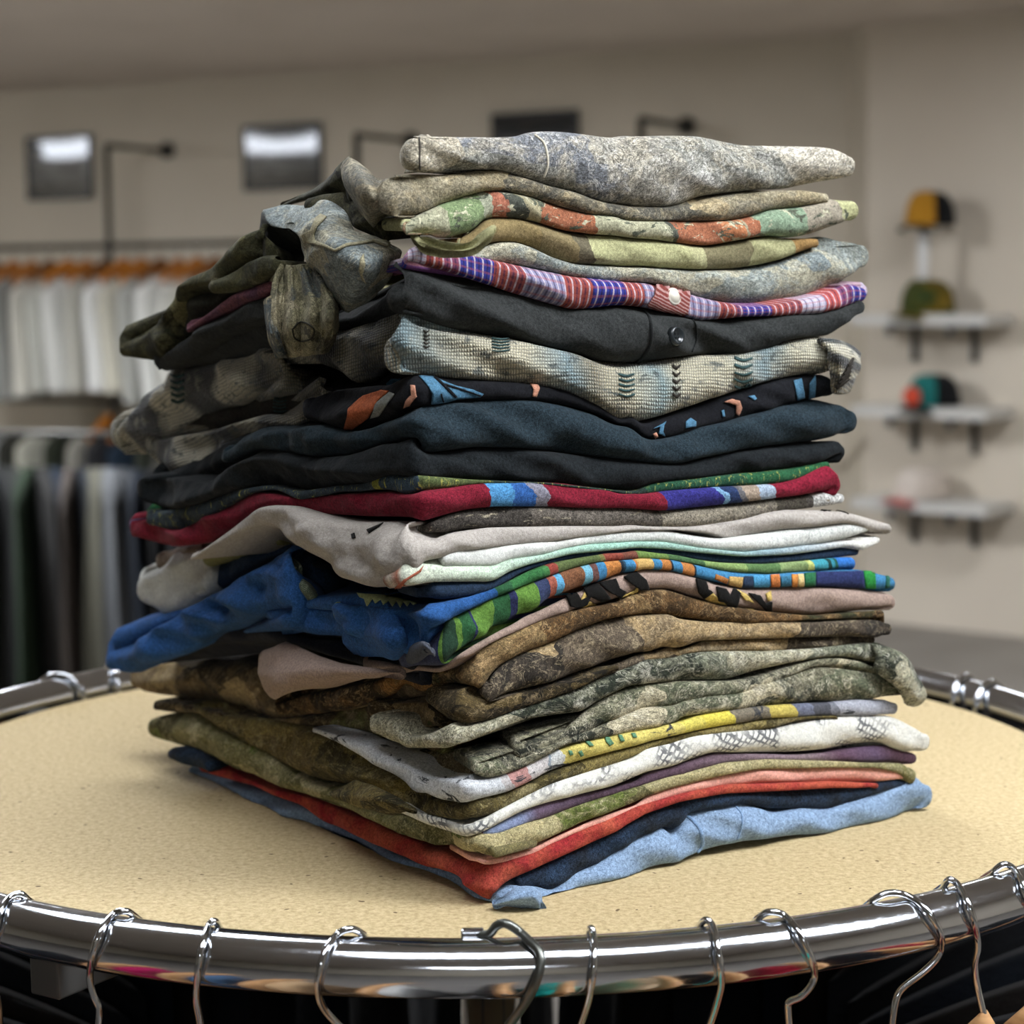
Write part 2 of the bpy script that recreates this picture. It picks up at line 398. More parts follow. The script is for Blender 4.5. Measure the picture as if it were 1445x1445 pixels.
HOOKS = [
 ([(40, 1270), (27, 1261), (8, 1272), (-8, 1308), (-12, 1350), (-10, 1390), (-2, 1415), (0, 1460)], 'leftmost chrome hanger hook on the near rail, cut by the left frame edge'),
 ([(190, 1293), (178, 1286), (160, 1290), (143, 1312), (131, 1345), (127, 1380), (132, 1405), (140, 1425), (138, 1452)], 'chrome hanger hook right of the black bracket under the rail'),
 ([(309, 1309), (303, 1300), (294, 1307), (285, 1335), (279, 1375), (277, 1410), (281, 1435), (284, 1455)], 'narrow chrome hanger hook seen almost edge-on, left of the wide curled one'),
 ([(513, 1319), (497, 1311), (478, 1317), (460, 1340), (450, 1375), (449, 1402), (458, 1425), (483, 1452)], 'chrome hanger hook curling wide to the left below the pile corner'),
 ([(831, 1318), (834, 1310), (838, 1325), (838, 1360), (833, 1400), (825, 1430), (817, 1452)], 'thin chrome hanger hook just right of the thick grey one'),
 ([(989, 1304), (997, 1298), (1007, 1310), (1014, 1345), (1018, 1385), (1012, 1415), (1000, 1452)], 'slim chrome hanger hook below the light blue garment'),
 ([(1069, 1296), (1085, 1287), (1105, 1291), (1125, 1312), (1140, 1340), (1149, 1368), (1146, 1388), (1131, 1406), (1114, 1414), (1112, 1424), (1114, 1452)], 'chrome hanger hook with a sharp kink at its stem'),
 ([(1230, 1272), (1250, 1261), (1275, 1262), (1300, 1276), (1320, 1302), (1329, 1328), (1322, 1352), (1300, 1374), (1274, 1394), (1264, 1412), (1258, 1452)], 'widest chrome hanger hook, swung out to the right'),
 ([(1332, 1250), (1340, 1241), (1352, 1249), (1365, 1272), (1375, 1302), (1380, 1335), (1376, 1362), (1379, 1390), (1389, 1434)], 'chrome hook with a wooden hanger shoulder showing at lower right'),
 ([(1402, 1230), (1415, 1220), (1428, 1224), (1442, 1244), (1455, 1275), (1462, 1310), (1460, 1350), (1452, 1385), (1450, 1425)], 'rightmost chrome hanger hook with a wooden hanger cut by the right frame edge'),
]
bases = []
for i, (px, lb) in enumerate(HOOKS):
    wood = i >= 8
    e, P, rad = hook(px, m_wire, .0019, lb, grp='hangers on the near rail', wood=wood)
    hanger_body(e, rad, -.004 if wood else -.045, m_wood, drop=.11 if wood else .075, pw=.75 if wood else 1.4)
    if not wood: tube_obj('stem', [(0, 0, -.005), (0, 0, -.05)], .0019, m_wire, e, seg=8)
    bases.append((e, P, rad, wood))
e, P, rad = hook([(672, 1318), (690, 1318), (700, 1307), (712, 1303), (728, 1311), (748, 1329), (761, 1343), (763, 1362), (754, 1392), (738, 1420), (715, 1450)], m_dark_wire, .0024,
     'thick dull grey hanger hook bent to a corner, in the middle of the near rail', grp='hangers on the near rail', clip=True)
hanger_body(e, rad, -.045, m_wood); tube_obj('stem', [(0, 0, -.005), (0, 0, -.05)], .0024, m_dark_wire, e, seg=8)
bases.append((e, P, rad, False))
# hooks on the far side of the ring
def back_hook(ang, label, lean=0.):
    c_ = np.array([RX+RR*math.cos(ang), RY+RR*math.sin(ang), RINGZ]); rad = np.array([math.cos(ang), math.sin(ang), 0]); tx = np.array([-rad[1], rad[0], 0])
    rr = .021; P = []
    for k in range(15):
        a = math.radians(200-15*k*1.25)
        P.append(c_ + rad*(-rr*math.cos(a))*-1 + np.array([0, 0, rr*math.sin(a)-(rr-RT-.002)]) + tx*lean*math.cos(a)*rr)
    P.append(c_+rad*.0+np.array([0, 0, -.04])); P.append(c_+np.array([0, 0, -.07]))
    P = P[::1]
    e = empty('coat_hanger', P[-1]); tag(e, label, 'coat hanger', 'hangers on the far rail')
    tube_obj('hook', catmull(rel(P, P[-1]), 3), .0026, m_wire, e, seg=8)
    hanger_body(e, rad, -.01, m_wood, .19)
    return e
def back_ang(x):
    lo = ray(x, 970)[0]; a = 1+lo*lo; b = -2*(lo*RX+RY); c_ = RX*RX+RY*RY-RR*RR
    Y = (-b+math.sqrt(b*b-4*a*c_))/(2*a); return math.atan2(Y-RY, lo*Y-RX)
for x, lb, ln in ((84, 'blurred chrome hook on the far rail, left one beside the pile', .4), (158, 'blurred chrome hook on the far rail right behind the blue shirt tip', -.4),
              (1362, 'blurred chrome hook on the far rail, first one right of the pile', .4), (1397, 'blurred chrome hook on the far rail near the right frame edge', .4)):
    back_hook(back_ang(x), lb, ln)
# shirts on those hangers (seen mirrored in the rail)
def hung_shirt(rad, P, col, label, name='hanging_shirt', w=.21, L=.62, zt=-.07, grp=None):
    tx = np.array([-rad[1], rad[0], 0]); V = []; F = []; S = 28; R_ = 14; random.seed(int(abs(P[0])*9999))
    ph = random.random()*6
    for side in (1, -1):
        for j in range(R_+1):
            v = j/R_
            for i in range(S+1):
                u = -1+2*i/S; a = abs(u)
                z = zt - .085*a**1.3*(1-v) - v*L - .02*(a < .22)*(1-v)*(1-(a/.22)**2)
                th = side*(.012+.014*math.sin(v*2.2))*math.sqrt(max(0, 1-a**4)) + .008*math.sin(u*9+ph+v*2)*v
                V.append(rad*u*w*(1+.06*v)+tx*th+np.array([0, 0, z]))
    N = (S+1)*(R_+1)
    for b in (0, N):
        for j in range(R_):
            for i in range(S): q = (b+j*(S+1)+i, b+j*(S+1)+i+1, b+(j+1)*(S+1)+i+1, b+(j+1)*(S+1)+i); F.append(q if b == 0 else q[::-1])
    for i in range(S): F.append((i, N+i, N+i+1, i+1)); o_ = R_*(S+1); F.append((o_+i, o_+i+1, N+o_+i+1, N+o_+i))
    o = link(name, mesh_np(name, V, F), col); o.location = P
    return tag(o, label, 'shirt', grp)
hc = [('#c2185b', 'magenta'), ('#4a6a8c', 'denim blue'), ('#c9a57a', 'tan'), ('#c8c6c0', 'light grey'), ('#12b5ab', 'turquoise'), ('#d3b48e', 'sand'), ('#1a1a1c', 'black'), ('#a3182f', 'red'), ('#202225', 'charcoal'), ('#8c1f2c', 'dark red'), ('#3c3c3e', 'dark grey')]
for (e, P, rad, wood), (c_, nm) in zip(bases, hc):
    hung_shirt(rad, P, fabric('hung_'+nm.replace(' ', '_'), c_), nm+' shirt hanging from the near rail, seen only mirrored in the chrome', grp='shirts hanging on the near rail', zt=-.035 if wood else -.075)

# dark garments added round the rail to keep the space below dark
pk = [('#131416', 'black'), ('#1d1f22', 'charcoal'), ('#191512', 'dark brown'), ('#10151c', 'midnight navy')]
pm = [fabric('packed_'+n.replace(' ', '_'), c_, .2) for c_, n in pk]
for k in range(34):
    ang = math.radians(-90+(k+.5)*360/34+2.0)
    rad = np.array([math.cos(ang), math.sin(ang), 0]); P = np.array([RX, RY, RINGZ])+rad*RR
    if any(np.dot(rad, b_[2]) > math.cos(math.radians(4)) for b_ in bases): continue
    hung_shirt(rad, P, pm[k % 4], 'added dark garment that darkens the space below the round rail', name='hanging_shirt', zt=-.105, grp='added dark clothes below the round rail', w=.19)

# ------------------------------------------------------------------ the pile of folded clothes
_pc, _pr, _pl = (on_z(x, y, DISC_Z)[:2] for x, y in ((690, 1284), (1308, 1150), (266, 1098)))
CR_D = (_pr-_pc)/np.linalg.norm(_pr-_pc); CR_N = np.array([CR_D[1], -CR_D[0]])      # right face: direction, outward normal
CL_D = (_pl-_pc)/np.linalg.norm(_pl-_pc); CL_N = np.array([-CL_D[1], CL_D[0]])    # left face
VIEWS = {'A': (540, 160, 3.6125), 'B': (860, 160, 3.6125), 'C': (150, 200, 3.2111), 'D': (500, 500, 3.6125), 'E': (860, 500, 3.1413),
         'F': (140, 560, 3.2111), 'H': (170, 860, 3.2111), 'K': (560, 860, 3.2111), 'G': (900, 860, 3.2111), 'P': (0, 0, 1)}
def conv(spec):
    out = []
    for k, pts in spec:
        ox, oy, s = VIEWS[k]; out += [(ox+x/s, oy+y/s) for x, y in pts]
    out.sort(key=lambda p: p[0]); return out
def curve_y(pts, xs):
    X = [p[0] for p in pts]; Y = [p[1] for p in pts]
    fine = np.arange(xs[0]-24, xs[-1]+25, 2.0); y = np.interp(fine, X, Y)
    k = np.exp(-.5*(np.arange(-8, 9)*2/5.0)**2); k /= k.sum()
    # extend linearly at the ends so the smoothing keeps the tips
    yy = np.convolve(np.pad(y, 8, 'edge'), k, 'valid')
    return np.interp(xs, fine, yy)
CORN_Y = [100, 195, 400, 700, 1000, 1283]; CORN_X = [588, 585, 572, 604, 645, 690]
def anchor(y):
    x = np.interp(y, CORN_Y, CORN_X); Y0 = _pc[1]
    p = at(x, y, Y0); return np.array([p[0], p[1]])
PIX = {}
class Cloth:
    def __init__(s): s.V = []; s.F = []; s.UV = []; s.MI = []; s.nv = 0
    def add(s, V, F, UV, mi):
        s.V += list(V); s.UV += list(UV); s.F += [tuple(i+s.nv for i in f) for f in F]; s.MI += [mi]*len(F); s.nv += len(V)
def wrinkle(P, seed):
    q = P
    a = noise.noise(Vector((q[0]*26+seed, q[1]*26, q[2]*40)))
    b = noise.noise(Vector(((q[0]+q[1])*16+q[2]*46+seed*2, (q[0]-q[1])*7, q[2]*16)))
    c = noise.noise(Vector((q[0]*75+seed, q[1]*75, q[2]*110)))
    return .0026*a + .0042*(abs(b)*-1.6+.35) + .0009*c
def strand(cl, mi, top, bot, x0=None, x1=None, xc=None, out=0.0, depth=.27, e=None, seed=0, wr=1.0, yref=None, blunt=.6):
    T = conv(top); B = conv(bot)
    x0 = x0 if x0 is not None else max(T[0][0], B[0][0]); x1 = x1 if x1 is not None else min(T[-1][0], B[-1][0])
    n = max(6, int((x1-x0)/5)); xs = np.linspace(x0, x1, n)
    yt = curve_y(T, xs); yb = curve_y(B, xs); yb = np.maximum(yb, yt+3)
    mm_, hh_ = (yt+yb)/2, (yb-yt)/2; q_ = max(2, int(26/5))
    if blunt:
        for k_ in range(q_):
            hh_[k_] = max(hh_[k_], hh_[q_]*(blunt+(1-blunt)*k_/q_)); hh_[-1-k_] = max(hh_[-1-k_], hh_[-1-q_]*(blunt+(1-blunt)*k_/q_))
    yt, yb = mm_-hh_, mm_+hh_
    yr = yref if yref is not None else float((yt+yb).mean()/2)
    A = anchor(yr)
    if xc is None: xc = np.interp(yr, CORN_Y, CORN_X)
    hC = plane_hit(xc, yr, A, CR_N); Cw = np.array([hC[0], hC[1]])
    pos = []; zt = []; zb = []
    for x, a, b in zip(xs, yt, yb):
        if x >= xc: p0, nn = Cw, CR_N
        else: p0, nn = Cw, CL_N
        h1 = plane_hit(x, a, p0+nn*out, nn); h2 = plane_hit(x, b, p0+nn*out, nn)
        pos.append((h1[:2]+h2[:2])/2); zt.append(h1[2]); zb.append(h2[2])
    pos = np.array(pos); zt = np.array(zt); zb = np.array(zb)
    # round the corner in plan
    if x0 < xc-10 and x1 > xc+10:
        k = np.exp(-.5*(np.arange(-6, 7)/2.2)**2); k /= k.sum()
        sm = np.stack([np.convolve(np.pad(pos[:, i], 6, 'edge'), k, 'valid') for i in (0, 1)], 1)
        w = np.exp(-((xs-xc)/45)**2)[:, None]; pos = pos*(1-w)+sm*w
    # resample the front by arc length
    d = np.r_[0, np.cumsum(np.linalg.norm(np.diff(pos, axis=0), axis=1))]
    L = d[-1]; m = max(8, int(L/.0028)); ss = np.linspace(0, L, m)
    px = np.interp(ss, d, pos[:, 0]); py = np.interp(ss, d, pos[:, 1]); t_ = np.interp(ss, d, zt); b_ = np.interp(ss, d, zb)
    pxl = np.interp(ss, d, xs)
    n0 = CL_N if x0 < xc-25 else CR_N; n1 = CR_N if x1 >= xc+25 else CL_N
    p0 = np.array([px[0], py[0]]); p1 = np.array([px[-1], py[-1]])
    d1 = (p1-np.array([px[-4], py[-4]])); d1 /= np.linalg.norm(d1); d0 = (p0-np.array([px[3], py[3]])); d0 /= np.linalg.norm(d0)
    h1 = (t_[-1]-b_[-1])/2; h0 = (t_[0]-b_[0])/2
    r1 = min(max(h1, .004), .012); r0 = min(max(h0, .004), .012)
    back = [p1+d1*r1*.55-n1*r1*.3, p1+d1*r1*.8-n1*r1*1.2, p1+d1*r1*.6-n1*.035]
    both = x0 < xc-25 and x1 > xc+25
    i1 = .012 if (both or x0 >= xc-25) else .13; i0 = .012 if (both or x1 <= xc+25) else .13
    e1 = .6 if i1 < .1 else -1.4; e0 = .6 if i0 < .1 else -1.4
    back[-1] = p1+d1*r1*e1-n1*.035
    if i1 > .1: back[-2] = p1+d1*r1*.3-n1*r1*1.2
    s0_ = np.linalg.norm(p0-Cw); s1_ = np.linalg.norm(p1-Cw)
    sh0 = -CR_N*max(0, .13-s0_) if both else CR_N*0; sh1 = -CL_N*max(0, .13-s1_) if both else CL_N*0
    dp1 = depth if i1 < .1 else min(depth, .12); dp0 = depth if i0 < .1 else min(depth, .12)
    back += [p1-n1*dp1*f-d1*i1*f+sh1*f**.5 for f in (.3, .6, 1.0)] + [p0-n0*dp0*f-d0*i0*f+sh0*f**.5 for f in (1.0, .6, .3)]
    back += [p0+d0*r0*e0-n0*.035, p0+d0*r0*(.8 if i0 < .1 else .3)-n0*r0*1.2, p0+d0*r0*.55-n0*r0*.3]
    nb = len(back); wgt = np.linspace(0, 1, nb+2)[1:-1]
    bt = t_[-1]*(1-wgt)+t_[0]*wgt; bb = b_[-1]*(1-wgt)+b_[0]*wgt
    bx = np.array([q[0] for q in back]); by = np.array([q[1] for q in back])
    X = np.r_[px, bx]; Y = np.r_[py, by]; ZT = np.r_[t_, bt]; ZB = np.r_[b_, bb]
    N = len(X); front = np.zeros(N, bool); front[:m] = True
    tx = np.roll(X, -2)-np.roll(X, 2); ty = np.roll(Y, -2)-np.roll(Y, 2); tl = np.hypot(tx, ty)+1e-9
    nx, ny = ty/tl, -tx/tl
    if (nx[m//2]*n1[0]+ny[m//2]*n1[1]) < 0 and x0 >= xc or (x0 < xc and nx[2]*n0[0]+ny[2]*n0[1] < 0): nx, ny = -nx, -ny
    cx = X[m:].mean()*.5+X[:m].mean()*.5; cy = Y[m:].mean()*.5+Y[:m].mean()*.5
    K = 14; V = []; UV = []; F = []
    half = (ZT-ZB)/2; mid = (ZT+ZB)/2
    ee = np.minimum(half*1.05, .017) if e is None else np.full(N, e)
    ins = [(-2, .9), (-2, .45), (-1, .14)]
    rows = []
    rows += [('b', .75), ('b', .3), ('b', .1)]
    rows += [('r', k/K) for k in range(K+1)]
    rows += [('t', .1), ('t', .3), ('t', .75)]
    for kind, f in rows:
        for i in range(N):
            if kind == 'r':
                ph = (-.5+f)*math.pi; o = ee[i]*(1-max(0, math.cos(ph))**.75); z = mid[i]+half[i]*math.sin(ph)
                x = X[i]-nx[i]*o; y = Y[i]-ny[i]*o
                if front[i] and wr:
                    w = wrinkle((x, y, z), seed)*wr*(1.9 if pxl[i] < xc-20 else 1.15)*min(1, half[i]/.009); fade = math.cos(ph)**.5 if abs(ph) < 1.57 else 0
                    x += nx[i]*w*fade; y += ny[i]*w*fade
            else:
                o = ee[i]; x = X[i]-nx[i]*o; y = Y[i]-ny[i]*o; x = x*(1-f)+cx*f; y = y*(1-f)+cy*f
                z = (ZB[i] if kind == 'b' else ZT[i])
                zm = (ZB.mean() if kind == 'b' else ZT.mean()); z = z*(1-f)+zm*f
            V.append((x, y, max(z, DISC_Z+.0006))); UV.append((i/(m-1) if i < m else 1.0, f if kind == 'r' else (0 if kind == 'b' else 1)))
    R_ = len(rows)
    for j in range(R_-1):
        for i in range(N): F.append((j*N+i, j*N+(i+1) % N, (j+1)*N+(i+1) % N, (j+1)*N+i))
    V.append((cx, cy, ZB.mean())); UV.append((0, 0)); V.append((cx, cy, ZT.mean())); UV.append((0, 1))
    for i in range(N): F.append((R_*N, (i+1) % N, i)); F.append((R_*N+1, (R_-1)*N+i, (R_-1)*N+(i+1) % N))
    cl.add(V, F, UV, mi)
    return lambda q: float(np.interp(q, pxl, ss/L))
def u_at(top, bot, xc, q, x0=None, x1=None):
    c_ = Cloth(); return strand(c_, 0, top, bot, x0=x0, x1=x1, xc=xc, wr=0)(q)
def patch(cl, mi, grid, face='L', yref=None, th=.0035, n=9, seed=0, xc=None, wr=1.0):
    """a loose flap of cloth: rows of (x, y, stand-off in metres from the pile's face)"""
    ys = [p[1] for r in grid for p in r[1]] if isinstance(grid[0][0], str) else None
    G = []
    for k, row in grid:
        ox, oy, s = VIEWS[k]; G.append([(ox+x/s, oy+y/s, d) for x, y, d in row])
    yr = yref if yref is not None else np.mean([p[1] for r in G for p in r])
    A = anchor(yr); xc = np.interp(yr, CORN_Y, CORN_X) if xc is None else xc
    hC = plane_hit(xc, yr, A, CR_N); Cw = hC[:2]; nn = CL_N if face == 'L' else CR_N
    W = [[plane_hit(x, y, Cw+nn*d, nn) for x, y, d in r] for r in G]
    rows = [catmull(r, n) for r in W]
    cols = [catmull([r[i] for r in rows], n) for i in range(len(rows[0]))]
    P = np.array(cols).transpose(1, 0, 2); a, b = P.shape[:2]
    du = np.gradient(P, axis=0); dv = np.gradient(P, axis=1); nr = np.cross(du, dv); nr /= np.linalg.norm(nr, axis=2)[..., None]+1e-12
    if (nr.reshape(-1, 3).mean(0)[:2]@nn) < 0: nr = -nr
    for i in range(a):
        for j in range(b):
            P[i, j] += nr[i, j]*wrinkle(P[i, j], seed)*.6*wr
    V = []; UV = []; F = []
    edge = np.zeros((a, b)); 
    for i in range(a):
        for j in range(b):
            dd = min(i, j, a-1-i, b-1-j); edge[i, j] = min(1, (dd+.35)/2)**.5
    for sgn in (1, -1):
        for i in range(a):
            for j in range(b):
                V.append(P[i, j]+nr[i, j]*sgn*th/2*edge[i, j]-nr[i, j]*th/2); UV.append((j/(b-1), i/(a-1)))
    M_ = a*b
    for i in range(a-1):
        for j in range(b-1):
            q = (i*b+j, i*b+j+1, (i+1)*b+j+1, (i+1)*b+j); F.append(q); F.append(tuple(M_+k for k in q[::-1]))
    for i in range(a-1): F += [(i*b, (i+1)*b, M_+(i+1)*b, M_+i*b), (i*b+b-1, M_+i*b+b-1, M_+(i+1)*b+b-1, (i+1)*b+b-1)]
    for j in range(b-1): F += [(j, M_+j, M_+j+1, j+1), ((a-1)*b+j, (a-1)*b+j+1, M_+(a-1)*b+j+1, M_+(a-1)*b+j)]
    cl.add(V, F, UV, mi)
GARM = {}
def garment(key, name, label, cat, mats, build):
    cl = Cloth(); build(cl)
    me = mesh_np(name, cl.V, cl.F)
    uvl = me.uv_layers.new(name='UVMap'); idx = np.zeros(len(me.loops), int); me.loops.foreach_get('vertex_index', idx)
    uvl.data.foreach_set('uv', np.array(cl.UV)[idx].astype('f').ravel())
    me.polygons.foreach_set('material_index', cl.MI)
    o = link(name, me, mats() if callable(mats) else mats); tag(o, label, cat, None)
    bt = BVHTree.FromPolygons([tuple(map(float, v)) for v in cl.V], cl.F)
    GARM[key] = (o, bt); return o
def decal(key, name, polys, mat, lift=.0007, label=None):
    for pl_ in polys: decal_one(key, name, [pl_], mat, lift, label)
def decal_one(key, name, polys, mat, lift=.0007, label=None):
    """a print or applied piece lying on the cloth, from its outline; one mesh"""
    o, bt = GARM[key]; V = []; F = []
    for k, pts in polys:
        ox, oy, s = VIEWS[k]; P = [(ox+x/s, oy+y/s) for x, y in pts]
        xs = [p[0] for p in P]; ys = [p[1] for p in P]; step = max(2.5, (max(xs)-min(xs))/60)
        def inside(x, y):
            c_ = False; j = len(P)-1
            for i in range(len(P)):
                if (P[i][1] > y) != (P[j][1] > y) and x < (P[j][0]-P[i][0])*(y-P[i][1])/(P[j][1]-P[i][1]+1e-12)+P[i][0]: c_ = not c_
                j = i
            return c_
        edge = []
        for i in range(len(P)):
            a, b = P[i], P[(i+1) % len(P)]; m = max(1, int(math.hypot(b[0]-a[0], b[1]-a[1])/step))
            edge += [(a[0]+(b[0]-a[0])*t/m, a[1]+(b[1]-a[1])*t/m) for t in range(m)]
        pts2 = [Vector(e_) for e_ in edge]
        gx = np.arange(min(xs)+step, max(xs), step); gy = np.arange(min(ys)+step, max(ys), step)
        pts2 += [Vector((x, y)) for x in gx for y in gy if inside(x, y) and min((x-q[0])**2+(y-q[1])**2 for q in edge) > (step*.5)**2]
        ne = len(edge)
        r = delaunay_2d_cdt(pts2, [(i, (i+1) % ne) for i in range(ne)], [list(range(ne))], 1, 1e-4)
        base = len(V); ok = True; W = []
        for v in r[0]:
            dr = Vector(ray(v.x, v.y)); dr.normalize()
            loc, nor, _, dist = bt.ray_cast(Vector(CAM), dr)
            W.append((loc, nor, dr))
        ds = [(Vector(CAM)-w[0]).length for w in W if w[0] is not None]
        if not ds: continue
        med = float(np.median(ds))
        for loc, nor, dr in W:
            if loc is None or abs((loc-Vector(CAM)).length-med) > .05:
                q = Vector(CAM)+dr*med; loc, nor, _, _ = bt.find_nearest(q)
            if nor.dot(dr) > 0: nor = -nor
            V.append(np.array(loc+nor*lift))
        F += [tuple(base+i for i in f) for f in r[2]]
    if not V: return None
    ob = link(name, mesh_np(name, V, F), mat, o)
    sm = ob.modifiers.new('thickness', 'SOLIDIFY'); sm.thickness = lift*.9; sm.offset = 0
    if label: ob['label'] = label
    return ob
def seam(key, name, pts, mat, r=.0006, lift=.0003):
    o, bt = GARM[key]; P = []
    k, p = pts; ox, oy, s = VIEWS[k]
    for q in catmull([(ox+x/s, oy+y/s) for x, y in p], 6):
        dr = Vector(ray(q[0], q[1])); dr.normalize(); loc, nor, _, _ = bt.ray_cast(Vector(CAM), dr)
        if loc is None: continue
        if nor.dot(dr) > 0: nor = -nor
        P.append(np.array(loc+nor*lift))
    if len(P) > 2: return tube_obj(name, P, r, mat, o, seg=6)
def button(key, x, y, rad, mat, holes=False, stud=None):
    o, bt = GARM[key]; dr = Vector(ray(x, y)); dr.normalize(); loc, nor, _, _ = bt.ray_cast(Vector(CAM), dr)
    # average normal
    ns = Vector((0, 0, 0))
    for a in range(8):
        d2 = Vector(ray(x+10*math.cos(a*.785), y+10*math.sin(a*.785))); d2.normalize(); l2, n2, _, _ = bt.ray_cast(Vector(CAM), d2)
        if n2 is not None: ns += n2 if n2.dot(d2) < 0 else -n2
    nor = ns.normalized(); q = nor.to_track_quat('Z', 'Y').to_matrix().to_4x4(); q.translation = loc+nor*.0012
    prof = [(0, .0012), (.55, .0012), (.68, .0022), (.86, .0026), (1, .0014), (1, -.0012), (0, -.0012)]
    if stud: prof = [(0, .0032), (.45, .0029), (.8, .0016), (.86, .0008), (1, .0012), (1, -.0012), (0, -.0012)]
    V = []; F = []; n = 32
    for r_, z in prof:
        for k in range(n): a = 2*math.pi*k/n; V.append(q @ Vector((r_*rad*math.cos(a), r_*rad*math.sin(a), z)))
    for i in range(len(prof)-1):
        for k in range(n): F.append((i*n+k, i*n+(k+1) % n, (i+1)*n+(k+1) % n, (i+1)*n+k))
    b = link('button' if not stud else 'snap_button', mesh_np('button', V, F), mat, o)
    if holes:
        V = []; F = []
        for hx, hy in ((1, 1), (-1, 1), (-1, -1), (1, -1)):
            b0 = len(V)
            for zz in (.0014, .0008):
                for k in range(10): a = 2*math.pi*k/10; V.append(q @ Vector((rad*(.2*hx+.11*math.cos(a)), rad*(.2*hy+.11*math.sin(a)), zz)))
            F += [(b0+k, b0+(k+1) % 10, b0+10+(k+1) % 10, b0+10+k) for k in range(10)]+[tuple(b0+k for k in range(10))]
        link('button_hole', mesh_np('button_hole', V, F, False), holes, b)
    return b

# ---- materials of the pile
camo_grey = lambda n, s=1, sc_=20: camo(n, ['#8d8a7c', '#c2b9a2', '#5f6468', '#a8a294', '#d3cab2', '#6e6a5c'], sc_, s, '#34322c', '#e6dfcb', .75, .35)
m_slate = fabric('slate_jersey', '#26333a', .4)
m_charcoal = fabric('charcoal_jersey', '#1e2224', .4)
U = {}
def dark(c, f):
    v = lin(c); return (v[0]*f, v[1]*f, v[2]*f)

# bottom to top -------------------------------------------------------------
def b33(c):
    strand(c, 0, [('H', [(310, 725), (400, 770), (500, 800), (650, 840), (800, 890), (1000, 1010), (1200, 1110), (1445, 1190)]), ('K', [(420, 1300)]),
                  ('K', [(455, 1290), (560, 1255), (640, 1255), (720, 1285), (800, 1215), (1000, 1130), (1284, 1060)]), ('G', [(20, 1050), (150, 985), (250, 940), (480, 885), (560, 900), (650, 935), (760, 905), (880, 915), (1100, 835), (1200, 800), (1270, 735), (1325, 800)])],
           [('H', [(310, 755), (400, 820), (500, 855), (600, 920), (700, 965), (860, 985), (900, 1045), (1050, 1120), (1200, 1165), (1330, 1240), (1445, 1285)]),
            ('K', [(250, 1290), (420, 1345), (560, 1345), (650, 1370), (750, 1350), (860, 1310), (1000, 1250), (1150, 1190)]), ('G', [(20, 1225), (250, 1140), (400, 1090), (500, 1065), (700, 1035), (850, 1030), (1000, 1005), (1180, 965), (1300, 930), (1330, 880)])], xc=700, seed=1, wr=1.2)
    patch(c, 0, [('K', [(425, 1330, .0), (520, 1262, .006), (600, 1252, .009), (650, 1285, .012), (660, 1340, .01)]), ('K', [(430, 1342, .004), (520, 1318, .016), (600, 1298, .02), (632, 1310, .022), (648, 1362, .016)]),
                 ('K', [(440, 1350, .0), (540, 1356, .006), (600, 1362, .01), (640, 1368, .012), (655, 1372, .01)])], face='R', th=.004)
garment('g33', 'folded_sweatshirt', 'light blue sweatshirt lying directly on the sand-coloured table, bottommost of the pile', 'shirt', [fabric('light_blue_fleece', '#869fbc', .3)], b33)
m_seam_blue = fabric('blue_rib', '#7e9cc0', .2)
seam('g33', 'waistband_seam', ('G', [(205, 925), (250, 960), (285, 1010), (290, 1070), (255, 1110), (235, 1125)]), m_seam_blue, .0012)
seam('g33', 'waistband_seam', ('G', [(440, 890), (470, 930), (470, 985), (450, 1040)]), m_seam_blue, .0006)

def b32(c):
    strand(c, 0, [('H', [(225, 640), (260, 615), (330, 640), (390, 700)])], [('H', [(225, 665), (255, 705), (300, 718), (390, 735)])], seed=3)
    strand(c, 0, [('K', [(560, 1240), (640, 1190), (800, 1110), (1000, 1010), (1150, 910), (1284, 870)]), ('G', [(40, 925), (150, 885), (400, 830), (650, 830), (900, 805), (1080, 790), (1190, 770), (1235, 790)])],
           [('K', [(560, 1250), (640, 1265), (700, 1285), (740, 1280), (800, 1220), (1000, 1125), (1284, 1035)]), ('G', [(40, 1040), (150, 985), (230, 930), (500, 885), (620, 910), (760, 905), (880, 912), (1100, 835), (1200, 805), (1235, 800)])], seed=2, out=-.002)
garment('g32', 'folded_shirt', 'dark navy heathered shirt sandwiched between the light blue sweatshirt and the red tie-dyed shirt', 'shirt', [fabric('dark_navy', '#20262f', .5, '#27374c', 50)], b32)

def b31(c):
    strand(c, 0, [('H', [(370, 680), (500, 740), (620, 790), (900, 880), (1100, 960), (1200, 1010), (1330, 1060), (1445, 1090)]), ('K', [(120, 1095), (230, 1130), (340, 1150), (400, 1158)]), ('K', [(500, 1145), (620, 1110), (800, 1015), (950, 965), (1100, 895), (1284, 845)]),
                  ('G', [(60, 880), (200, 840), (400, 798), (650, 790), (900, 780), (1000, 785), (1085, 790)])],
           [('H', [(370, 735), (500, 780), (600, 798), (700, 850), (800, 890), (900, 970), (1100, 1050), (1300, 1140), (1445, 1185)]), ('K', [(110, 1170), (230, 1190), (290, 1220), (340, 1310), (370, 1335), (410, 1340), (450, 1290), (520, 1240), (620, 1190), (800, 1110), (1000, 1015), (1150, 920), (1284, 875)]),
            ('G', [(60, 925), (150, 890), (400, 838), (650, 825), (900, 810), (1000, 812), (1085, 800)])], xc=688, seed=4, out=.002)
garment('g31', 'folded_tee', 'bright red and orange tie-dyed shirt drooping over the front corner near the table', 'shirt',
        [fabric('red_dye', '#8f1c27', .3, '#b0503a', 34)], b31)

